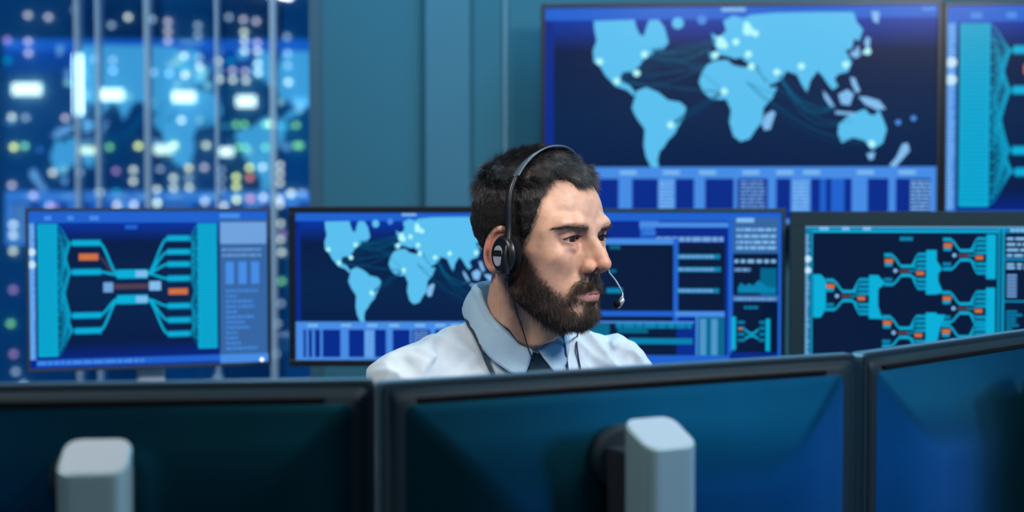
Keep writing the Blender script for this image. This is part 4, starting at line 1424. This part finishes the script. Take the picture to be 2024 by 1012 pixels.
_tv, _tq = surface_nets(sdf_trousers, axis_steps(-0.35, 0.5, [], .01), axis_steps(1.4, 2.2, [], .01), axis_steps(0.08, 0.64, [], .01))
np_mesh('trousers', _tv, _tq, cloth_m, man)
shoe_m = mat('black_leather', (0.012, 0.012, 0.013), rough=0.3)
for side in (1, -1):
    def sh(p, side=side):
        b = to_body(p)
        d = s_path(b, [(side * 148, 375, -1010), (side * 155, 450, -1022), (side * 163, 530, -1030)], [42, 42, 32], 20)
        d = smin(d, s_cap(b, (side * 149, 380, -1000), (side * 150, 392, -960), 40, 44), 15)
        d = np.maximum(d, b[..., 2] + 955)
        return np.maximum(d, -(b[..., 2] + 1052)) * F32(.001)
    c = body_to_world([side * 155, 450, -1000])
    v_, q_ = surface_nets(sh, axis_steps(c[0] - .16, c[0] + .16, [], .006), axis_steps(c[1] - .18, c[1] + .18, [], .006), axis_steps(-0.002, 0.13, [], .006))
    np_mesh('shoe', v_, q_, shoe_m, man)

# headset
black_pl = mat('black_plastic', (0.012, 0.014, 0.017), rough=0.32, spec=0.5)
grey_pl = mat('slate_band', (0.075, 0.105, 0.135), rough=0.42, spec=0.5)
foam_m = noisy(mat('black_foam', (0.008, 0.008, 0.010), rough=0.95, spec=0.1), 300, 0.3, bump=0.6, bscale=900)
chrome_m = mat('brushed_silver', (0.60, 0.66, 0.74), rough=0.35, metal=0.35)
wire_m = mat('wire_silver', (0.50, 0.56, 0.60), rough=0.3, metal=0.7)
cable_m = mat('cable_black', (0.012, 0.012, 0.016), rough=0.45)
hs = empty('headset', tuple(float(v) for v in head_to_world([0, 30, 124])))
tag(hs, 'black over-the-head call headset with thin boom microphone worn by the bearded man', 'headset')
half = [(97, 15, -30), (98, 14, -8), (97, 12.5, 18), (95, 11, 42), (89, 10, 66), (79, 10.5, 84), (66, 11.5, 98), (48, 14, 111.5), (26, 17.5, 121.5), (0, 19.5, 124.5)]


def smooth_path(pts, n):
    pts = np.array(pts, float); k = len(pts)
    out = []
    for i in range(k - 1):
        p0, p1, p2, p3 = pts[max(i - 1, 0)], pts[i], pts[i + 1], pts[min(i + 2, k - 1)]
        for t in np.linspace(0, 1, n, endpoint=False):
            out.append(0.5 * ((2 * p1) + (-p0 + p2) * t + (2 * p0 - 5 * p1 + 4 * p2 - p3) * t * t + (-p0 + 3 * p1 - 3 * p2 + p3) * t ** 3))
    out.append(pts[-1]); return np.array(out)


def strap(mb, pts, w, t, wdir, mi=0):
    """flat strip along pts (head mm): width w along wdir, thickness t"""
    rings = []
    n = len(pts)
    for i, p in enumerate(pts):
        tn = pts[min(i + 1, n - 1)] - pts[max(i - 1, 0)]; tn = tn / np.linalg.norm(tn)
        wd = np.array(wdir, float); wd -= tn * wd.dot(tn); wd /= np.linalg.norm(wd)
        nn = np.cross(tn, wd)
        ww = w if np.isscalar(w) else w[i]
        rings.append([head_to_world(p + wd * a * ww / 2 + nn * b * t / 2) for a, b in ((-1, -.4), (-.9, -1), (.9, -1), (1, -.4), (1, .4), (.9, 1), (-.9, 1), (-1, .4))])
    mb.loft(rings, mi)


arc = [p for p in half[5:]] + [(-x, y, z) for x, y, z in reversed(half[5:-1])]
mb = MB(); strap(mb, smooth_path(arc, 8), 14.0, 2.4, (0, 1, 0.35)); mb.build('headband', grey_pl, hs, smooth=True, world_space=True)
for sx in (1, -1):
    low = [(sx * x, y, z) for x, y, z in [(106, 14, -44), (108, 15, -30), (107, 15.5, -16), (101, 15, 0)] + half[2:6]]
    mb = MB(); pth = smooth_path(low, 6); strap(mb, pth, [13 - 5 * min(1, i / 12) for i in range(len(pth))], 5.0, (0, 1, 0)); arm = mb.build('slider_arm', black_pl, hs, smooth=True, world_space=True)
    cup = empty('ear_cup'); cup.parent = hs
    nrm = np.array([sx * 0.94, -0.30, 0.02]); nrm /= np.linalg.norm(nrm)
    uu = np.cross([0, 0, 1], nrm); uu /= np.linalg.norm(uu); vv = np.cross(nrm, uu)
    cc = np.array([sx * 97.0, 5.0, -19.0])
    def disc(mb, prof, a=0.95, b=0.97, mi=0, n=40):
        mb.loft([[head_to_world(cc + nrm * h + (uu * math.cos(t) * a + vv * math.sin(t) * b) * r_) for t in np.linspace(0, 2 * math.pi, n, endpoint=False)] for (h, r_) in prof], mi)
    mb = MB(); disc(mb, [(-13, 20), (-13, 24), (-10, 27.5), (-6, 28.5), (-3, 27), (-2, 22)]); mb.build('ear_cushion', foam_m, cup, smooth=True, world_space=True)
    mb = MB(); disc(mb, [(-3, 22), (-3, 25.5), (0, 26.5), (3, 25.5), (5.5, 22.5), (6.2, 21.5), (5.4, 20), (5.6, 14), (6, 0.3)]); mb.build('ear_cup_shell', black_pl, cup, smooth=True, world_space=True)
    mb = MB(); cc0 = cc.copy(); cc = cc + uu * (-sx * 5.0) + vv * (-2)
    disc(mb, [(5.0, 12.4), (6.6, 12.2), (7.0, 11.4), (7.0, 0.2)], 0.88, 1.12); mb.build('silver_badge', chrome_m, cup, smooth=False, world_space=True)
    mb = MB()
    q4 = [head_to_world(cc + nrm * 7.25 + uu * a + vv * b) for a, b in ((-10.2, 0.0), (10.2, 0.0), (9.2, 7.5), (-9.2, 7.5))]
    q5 = [p + (HM @ nrm.astype(F32)) * 0.0006 for p in q4]
    mb.loft([q4, q5]); mb.build('dark_label', black_pl, cup, world_space=True)
    cc = cc0
# boom on the far side
mb = MB(); bpth = smooth_path([(-97, 10, -34), (-93, 36, -41), (-80, 52, -45), (-66, 62, -47), (-52, 82, -57), (-43, 98, -71), (-41, 101, -80)], 8)
mb.tube([head_to_world(p) for p in bpth], 0.0011, 8); boom = mb.build('microphone_boom', wire_m, hs, smooth=True, world_space=True)
mb = MB(); mb.tube([head_to_world(p) for p in ((-40, 101, -76), (-39, 101, -82), (-35.5, 100, -88), (-34, 99, -93))], [0.0012, 0.0042, 0.0038, 0.001], 10); mb.build('microphone_holder', wire_m, boom, smooth=True, world_space=True)
mb = MB(); c_ = head_to_world((-31, 98, -87)); mb.loft([[c_ + np.array([math.cos(t) * math.sin(a), math.sin(t) * math.sin(a), math.cos(a)]) * 0.0050 for t in np.linspace(0, 2 * math.pi, 16, endpoint=False)] for a in np.linspace(0.05, math.pi - .05, 10)]); mb.build('microphone', foam_m, boom, smooth=True, world_space=True)


def on_shirt(px, py, off, d0=1.5):
    """march from the camera along the pixel ray to the clothes and stand off by off mm"""
    a = np.array(P(px, py, d0)); o = np.array(CAM); dr = (a - o) / np.linalg.norm(a - o)
    t = np.linalg.norm(a - o)
    for _ in range(120):
        p = (o + dr * t).astype(F32)[None]
        b = to_body(p)[0]
        # collar as a thin cone shell
        v = min(float(sdf_shirt(p)[0]), float(sdf_body(p)[0]), float(np.hypot(b[0], b[1] + 8) - (76 - 0.10 * b[2])) * 1e-3 if -25 < b[2] < 55 else 9)
        v -= off * 1e-3
        if v < 2e-4: break
        t += max(v, 2e-4) * 0.8
        if t > 2.3: break
    return o + dr * t


mb = MB()
cab = [(1011, 541), (1012, 560), (1018, 605), (1024, 625), (1030, 640), (1038, 667), (1046, 694), (1058, 716), (1078, 736), (1086, 752)]
pts = [np.array(head_to_world((97, 6, -50)))] + [on_shirt(px, py, 2.5) for px, py in cab[2:]]
mb.tube(smooth_path(pts, 6), 0.0010, 6); mb.build('headset_cable', cable_m, hs, smooth=True, world_space=True)

ly = empty('lanyard', tuple(float(v) for v in body_to_world([0, 95, -60])))
tag(ly, 'dark navy neck strap running round the shirt collar of the bearded man', 'lanyard')
strap_m = mat('navy_strap', (0.012, 0.03, 0.06), rough=0.7)
def ribbon(pix, w, name, parent, off=3.0, thick=1.2, m=strap_m):
    pts = smooth_path([on_shirt(px, py, off) for px, py in pix], 6)
    mb = MB(); rings = []
    for i, p in enumerate(pts):
        tn = pts[min(i + 1, len(pts) - 1)] - pts[max(i - 1, 0)]; tn /= np.linalg.norm(tn)
        view = p - np.array(CAM); view /= np.linalg.norm(view)
        g = gradf(sdf_shirt, p.astype(F32)[None], 0.002)[0]; g = g / (np.linalg.norm(g) + 1e-9)
        wd = np.cross(tn, g); wd /= np.linalg.norm(wd) + 1e-9
        rings.append([p + wd * a * w / 2000 + g * b_ * thick / 2000 for a, b_ in ((-1, -1), (1, -1), (1, 1), (-1, 1))])
    mb.loft(rings); return mb.build(name, m, parent, smooth=False, world_space=True)
ribbon([(925, 624), (924, 634), (929, 645), (937, 657), (949, 682), (957, 701), (965, 720), (973, 737), (981, 758)], 6.0, 'neck_strap', ly)
ribbon([(1113, 664), (1116, 680), (1118, 700), (1120, 720), (1122, 740), (1123, 758)], 6.0, 'neck_strap', ly)
cord = empty('neck_cord', tuple(float(v) for v in body_to_world([-60, 95, -60])))
tag(cord, 'thin dark purple cord hanging down the right of the shirt front beside the tie', 'cord')
mb = MB(); mb.tube(smooth_path([on_shirt(px, py, 2.0) for px, py in ((1144, 652), (1141, 664), (1140, 680), (1143, 706), (1147, 728), (1150, 752))], 6), 0.0013, 6)
mb.build('cord_strand', mat('purple_cord', (0.030, 0.012, 0.055), rough=0.6), cord, smooth=True, world_space=True)
# ------------------------------------------------------------------ screens on the wall and on the back desk
shell_m = noisy(mat('monitor_black', (0.012, 0.016, 0.022), rough=0.42, spec=0.5), 40, 0.1)
thin_m = noisy(mat('bezel_dark', (0.008, 0.012, 0.018), rough=0.3, spec=0.5), 40, 0.1)
stand_m = noisy(mat('stand_silver', (0.50, 0.56, 0.60), rough=0.38, metal=0.55), 25, 0.06)
white_pl = mat('white_plastic', (0.62, 0.68, 0.72), rough=0.4)
led_m = glow('white_led', (0.8, 0.85, 1.0), 2.0)


def frame_ring(mb, W, H, b, y0, y1, z0):
    """rectangular frame of bezel b round an opening; front at y0, back at y1"""
    for cx, cz, sx, sz in ((0, z0 + H / 2 - b / 2, W, b), (0, z0 - H / 2 + b / 2, W, b), (-W / 2 + b / 2, z0, b, H - 2 * b), (W / 2 - b / 2, z0, b, H - 2 * b)):
        mb.box((cx, (y0 + y1) / 2, cz), (sx, abs(y1 - y0), sz))


def display(name, W, H, bez, art, loc, rz, zc, label, cat, desk_z=None, thick=0.045, bezmat=None, led=False, stand=stand_m, group=None):
    """a screen facing the camera; W, H outer size; zc height of its centre"""
    root = empty(name, (loc[0], loc[1], desk_z if desk_z is not None else zc), rz)
    tag(root, label, cat, group)
    z0 = zc - root.location.z
    mb = MB(); rr = rrect(W, H, 0.008, 3)
    mb.loft([[(x, 0.004, z + z0) for x, z in rr], [(x, 0.016, z + z0) for x, z in rr], [(x * .9, 0.030, z * .88 + z0) for x, z in rr], [(x * .55, thick, z * .6 + z0) for x, z in rr]])
    mb.build('housing', shell_m, root, smooth=False)
    mb = MB(); frame_ring(mb, W, H, bez, -0.004, 0.004, z0); mb.build('bezel', bezmat or thin_m, root, bevel=0.0012)
    art.build('screen', W - 2 * bez + .002, H - 2 * bez + .002, root, (0, 0.003, z0))
    if led:
        mb = MB(); mb.loft([[(W / 2 - 0.022 + 0.004 * math.cos(t), yy, z0 - H / 2 + 0.012 + 0.004 * math.sin(t)) for t in np.linspace(0, 6.283, 10, endpoint=False)] for yy in (-0.0062, -0.004)]); mb.build('power_light', led_m, root)
    if desk_z is not None:
        mb = MB(); mb.loft([[(x, y + 0.055, z) for x, y in rrect(0.062, 0.03, 0.01, 3)] for z in (0.01, z0 + 0.02)]); mb.box((0, 0.045, z0), (0.07, 0.03, 0.09)); mb.build('stand_neck', stand, root)
        mb = MB(); mb.loft([[(x * k, y * k + 0.06, z) for x, y in rrect(0.25, 0.18, 0.03, 5)] for z, k in ((0, 1), (0.006, 1), (0.012, 0.93))]); mb.build('stand_base', stand, root)
    else:
        mb = MB(); mb.box((0, (thick + RY1 - 0.02 - loc[1]) / 2, 0), (0.4, max(0.01, RY1 - 0.02 - loc[1] - thick + 0.04), 0.25)); mb.build('wall_bracket', shell_m, root)
    return root


DZ = 0.76
MAPA, NETA, CODA, MODA = art_map(), art_net(), art_code(), art_modules()


def place_px(x0, x1, ytop, ybot, d0, d1):
    """left edge at pixel x0 depth d0, right edge at x1 depth d1; returns centre, yaw, width, height, centre height"""
    a = Vector(((x0 - 1012) / FPX * d0, d0)); b = Vector(((x1 - 1012) / FPX * d1, d1))
    m = (a + b) / 2; v = b - a; dm = (d0 + d1) / 2
    zt = P(1012, ytop, dm).z; zb = P(1012, ybot, dm).z
    return (m.x, m.y), math.atan2(v.y, v.x), v.length, zt - zb, (zt + zb) / 2


c, rz, W, H, zc = place_px(1069, 1858, 4, 450, 4.06, 3.98)
display('wall_screen', W, H, 0.012, MAPA, c, rz, zc, 'large wall screen with a glowing blue world map, mounted on the back wall', 'screen', bezmat=thin_m, thick=0.05)
c, rz, W, H, zc = place_px(1861, 2640, 0, 448, 3.98, 3.90)
display('wall_screen', W, H, 0.010, NETA, c, rz, zc, 'wall screen with a cyan network diagram, right of the large map screen', 'screen', bezmat=thin_m, thick=0.05)
c, rz, W, H, zc = place_px(50, 535, 411, 728, 3.03, 3.19)
display('desk_monitor', W, H, 0.007, NETA, c, rz, zc, 'desk monitor with a cyan network diagram in front of the city window', 'monitor', desk_z=DZ, led=True, bezmat=noisy(mat('bezel_blue_grey', (0.03, 0.05, 0.08), rough=.35), 40, .1), stand=white_pl)
c, rz, W, H, zc = place_px(571, 1060, 408, 724, 3.06, 3.06)
display('desk_monitor', W, H, 0.014, MAPA, c, rz, zc, 'desk monitor with a blue world map, partly hidden behind the bearded man', 'monitor', desk_z=DZ)
c, rz, W, H, zc = place_px(1063, 1553, 412, 738, 3.07, 3.04)
display('desk_monitor', W, H, 0.009, CODA, c, rz, zc, 'desk monitor with dark code windows and a side panel, right of the man', 'monitor', desk_z=DZ, bezmat=noisy(mat('bezel_teal', (0.02, 0.05, 0.08), rough=.35), 40, .1))
c, rz, W, H, zc = place_px(1562, 2112, 418, 766, 2.96, 2.90)
display('desk_monitor', W, H, 0.031, MODA, c, rz, zc, 'thick-framed desk monitor with branching cyan module trees at the far right', 'monitor', desk_z=DZ, bezmat=noisy(mat('bezel_slate', (0.008, 0.030, 0.042), rough=.55, spec=.25), 40, .1))

wood = noisy(mat('desk_laminate', (0.05, 0.065, 0.08), rough=0.4), 8, 0.2)
leg_m = mat('desk_steel', (0.10, 0.12, 0.14), rough=0.4, metal=0.7)
def desk(name, x0, x1, y0, y1, z, label):
    r = empty(name, ((x0 + x1) / 2, (y0 + y1) / 2, 0)); tag(r, label, 'desk')
    w, d_ = x1 - x0, y1 - y0
    mb = MB(); mb.box((0, 0, z - 0.014), (w, d_, 0.028)); mb.build('desk_top', wood, r, bevel=0.003)
    for sx in (-1, 1):
        for sy in (-1, 1):
            mb = MB(); mb.box((sx * (w / 2 - 0.08), sy * (d_ / 2 - 0.06), (z - 0.028) / 2), (0.05, 0.05, z - 0.028)); mb.build('leg', leg_m, r, bevel=0.003)
desk('back_desk', -1.35, 1.75, 2.86, 3.66, DZ, 'long dark desk carrying the row of lit monitors behind the man')
desk('operator_desk', -0.75, 1.05, 0.86, 1.80, 0.693, 'dark operator desk with three monitors between the camera and the man')


# ------------------------------------------------------------------ the three near monitors seen from behind
cover_m = noisy(mat('glossy_back_cover', (0.006, 0.082, 0.128), rough=0.28, metal=0.92, spec=0.3), 12, 0.15)
rim_m = noisy(mat('matt_rim', (0.004, 0.015, 0.024), rough=0.6, spec=0.16), 30, 0.1)
stand2 = noisy(mat('cast_silver', (0.20, 0.34, 0.38), rough=0.42, metal=0.35), 20, 0.05)
edge_m = noisy(mat('satin_edge', (0.10, 0.24, 0.34), rough=0.38, metal=0.75), 20, 0.05)
cap_m = noisy(mat('silver_cap', (0.27, 0.33, 0.38), rough=0.5, metal=0.1), 20, 0.04)
slot_m = mat('slot_shadow_black', (0.003, 0.003, 0.004), rough=0.9, spec=0.1)
ZTOP, NW, NH, NDZ = 1.1117, 0.519, 0.332, 0.693


def near_monitor(loc, rz, sx, bx, label):
    root = empty('monitor', (loc[0], loc[1], NDZ), rz); tag(root, label, 'monitor', None)
    zt = ZTOP - NDZ; zc = zt - NH / 2
    mb = MB(); rr = lambda w, h, r_, y, dz=0: [(x, y, z + zc + dz) for x, z in rrect(w, h, r_, 4)]
    # rim from the screen side to the back
    mb.loft([rr(NW - .004, NH - .004, .004, 0.018), rr(NW, NH, .005, 0.016), rr(NW, NH, .005, 0.002), rr(NW - .004, NH - .004, .004, 0.0)])
    mb.m = [1 if 20 <= i < 40 else 0 for i in range(len(mb.m))]
    mb.build('rim', [rim_m, edge_m], root, smooth=False)
    # moulded back: border, step, long slopes, plateau
    mb = MB()
    prof = [(0.003, 0.0005), (0.016, -0.0015), (0.020, -0.0035), (0.030, -0.0055), (0.050, -0.0120), (0.080, -0.0190), (0.115, -0.0225), (0.125, -0.0228)]
    mb.loft([rr(NW - 2 * i, NH - 2 * min(i, 0.13), max(0.004, 0.006 + i * 0.10), y) for i, y in prof], cap0=True, cap1=True)
    mb.m = [1 if i < 40 else 0 for i in range(len(mb.m))]
    mb.build('back_cover', [cover_m, rim_m], root, smooth=True)
    mb = MB()
    for k in range(1): mb.box((-0.005, -0.0030, zt - 0.0165), (NW - 0.075, 0.004, 0.0035))  # dark strip for the vent slot and the shadow line under the rim
    mb.build('slot_and_rim_shadow', slot_m, root)
    CODA.build('screen', NW - 0.012, NH - 0.012, root, (0, 0.0185, zc), flip=True)
    # mount: round boss and arm behind the column
    zm = zt - 0.078
    mb = MB(); mb.loft([[(bx + r_ * math.cos(t), y, zm + r_ * math.sin(t)) for t in np.linspace(0, 2 * math.pi, 36, endpoint=False)] for y, r_ in ((-0.018, 0.030), (-0.026, 0.030), (-0.030, 0.026), (-0.033, 0.010))])
    mb.build('mount_boss', rim_m, root, smooth=False, bevel=0.001)
    mb = MB(); mb.loft([[(x + sx, y - 0.050, z) for x, y in rrect(0.046, 0.046, 0.008, 4)] for z in (0.012, zm - 0.004, zm + 0.012)]); mb.build('stand_spine', shell_m, root)
    # silver column with a sloping top
    mb = MB(); pts = rrect(0.054, 0.044, 0.012, 6); yc = -0.084
    back, front = 1.074 - NDZ, 1.0545 - NDZ
    def top(y): return front + (back - front) * (y + 0.022) / 0.044
    mb.loft([[(x + sx, y + yc, 0.012) for x, y in pts], [(x + sx, y + yc, top(y) - 0.003) for x, y in pts], [(x * .985 + sx, y * .985 + yc, top(y) - 0.0008) for x, y in pts], [(x * .95 + sx, y * .95 + yc, top(y)) for x, y in pts]])
    mb.build('stand_column', stand2, root, smooth=False)
    mb = MB(); mb.loft([[(x * .93 + sx, y * .93 + yc, top(y) + o) for x, y in pts] for o in (-0.001, 0.0006)]); mb.build('column_cap', cap_m, root)
    mb = MB(); mb.loft([[(x * k + sx, y * k - 0.075, z) for x, y in rrect(0.24, 0.19, 0.03, 6)] for z, k in ((0, 1), (0.008, 1), (0.013, 0.95))]); mb.build('stand_base', stand2, root)
    return root


near_monitor((-0.376, 1.192), math.radians(6.3), 0.039, 0.020, 'black monitor seen from behind at the left, its silver stand column in dark shade')
near_monitor((0.120, 1.320), math.radians(27.6), -0.034, -0.036, 'black monitor seen from behind in the middle, with a bright silver stand column')
near_monitor((0.3576 + .2595 * math.cos(math.radians(45.6)), 1.44 + .2595 * math.sin(math.radians(45.6))), math.radians(45.6), 0.115, 0.115, 'black monitor seen from behind at the right, angled away, stand out of view')

# keyboard under the hands
kb = empty('keyboard', tuple(body_to_world([0, 385, -352]))[:2] + (0.693,), BYAW)
tag(kb, 'black keyboard on the operator desk under the hands of the man', 'keyboard')
mb = MB(); mb.box((0, 0, 0.006), (0.42, 0.13, 0.012)); mb.build('keyboard_body', shell_m, kb, bevel=0.002)
mb = MB()
for i in range(20):
    for j in range(5): mb.box((-0.1995 + i * 0.021, -0.048 + j * 0.024, 0.0142), (0.017, 0.019, 0.005))
mb.build('keys', thin_m, kb)

# chair under the man
ch = empty('office_chair', (float(BO[0]), float(BO[1]), 0), BYAW); tag(ch, 'dark office chair the bearded man sits on, hidden behind the monitors', 'chair')
ch_m = noisy(mat('chair_fabric', (0.02, 0.022, 0.026), rough=0.9), 60, .2)
def cb(q): w = body_to_world(q); return Vector(tuple(float(v) for v in w))
mb = MB(); mb.loft([[cb([x * k, y * k + 60, z]) for x, y in rrect(440, 460, 90, 6)] for z, k in ((-690, .9), (-680, 1), (-640, 1), (-628, .94))]); mb.build('seat', ch_m, ch, world_space=True)
mb = MB(); mb.loft([[cb([x * k, y, z * k - 380]) for x, z in rrect(380, 340, 80, 6)] for y, k in ((-150, .94), (-155, 1), (-185, 1), (-190, .94))]); mb.build('backrest', ch_m, ch, world_space=True)
mb = MB(); mb.tube([cb([0, -190, -420]), cb([0, -210, -640]), cb([0, -60, -700]), cb([0, 60, -700])], .022, 8); mb.build('back_support', shell_m, ch, world_space=True)
mb = MB(); mb.tube([cb([0, 60, -690]), cb([0, 60, -960])], .03, 12); mb.build('gas_column', leg_m, ch, world_space=True)
for k in range(5):
    a = 2 * math.pi * k / 5 + 0.3
    e = [260 * math.sin(a), 60 + 260 * math.cos(a)]
    mb = MB(); mb.tube([cb([0, 60, -955]), cb([e[0], e[1], -985])], [.026, .016], 8); mb.build('base_leg', shell_m, ch, world_space=True)
    mb = MB(); c0 = cb([e[0], e[1], -1025]); mb.tube([c0 + Vector((-0.02, 0, 0)), c0 + Vector((0.02, 0, 0))], .027, 12); mb.build('caster', shell_m, ch, world_space=True)

# ------------------------------------------------------------------ out of view: map display behind the camera, added displays at the right
def video_wall(x, y, W, H, zc, rz, gain, label, group=None):
    root = empty('unseen_display', (x, y, zc), rz); tag(root, label, 'screen', group)
    mb = MB(); mb.box((0, 0.03, 0), (W + .04, 0.05, H + .04)); mb.build('housing', shell_m, root)
    o = MAPA.build('screen', W, H, root, (0, -0.001, 0))
    for i, m in enumerate(list(o.data.materials)):
        k = m.copy(); k.name = m.name + '_bright'; k.node_tree.nodes['Principled BSDF'].inputs['Emission Strength'].default_value = gain
        o.data.materials[i] = k
    return root
video_wall(-2.7, -3.2, 3.0, 1.7, 1.80, math.pi, VW_GAIN, 'large map display on the wall behind the camera')
for n, (y, lab) in enumerate(((0.05, 'unseen blue map display added as a light source on the right wall beside the camera'), (1.95, 'unseen blue map display added as a light source on the right wall beside the man'))):
    video_wall(3.3, y, 1.84, 2.3, 1.35, -math.pi / 2, VW_SIDE, lab, 'added light displays on the right wall')  # added out of view to throw blue reflections on the monitor backs
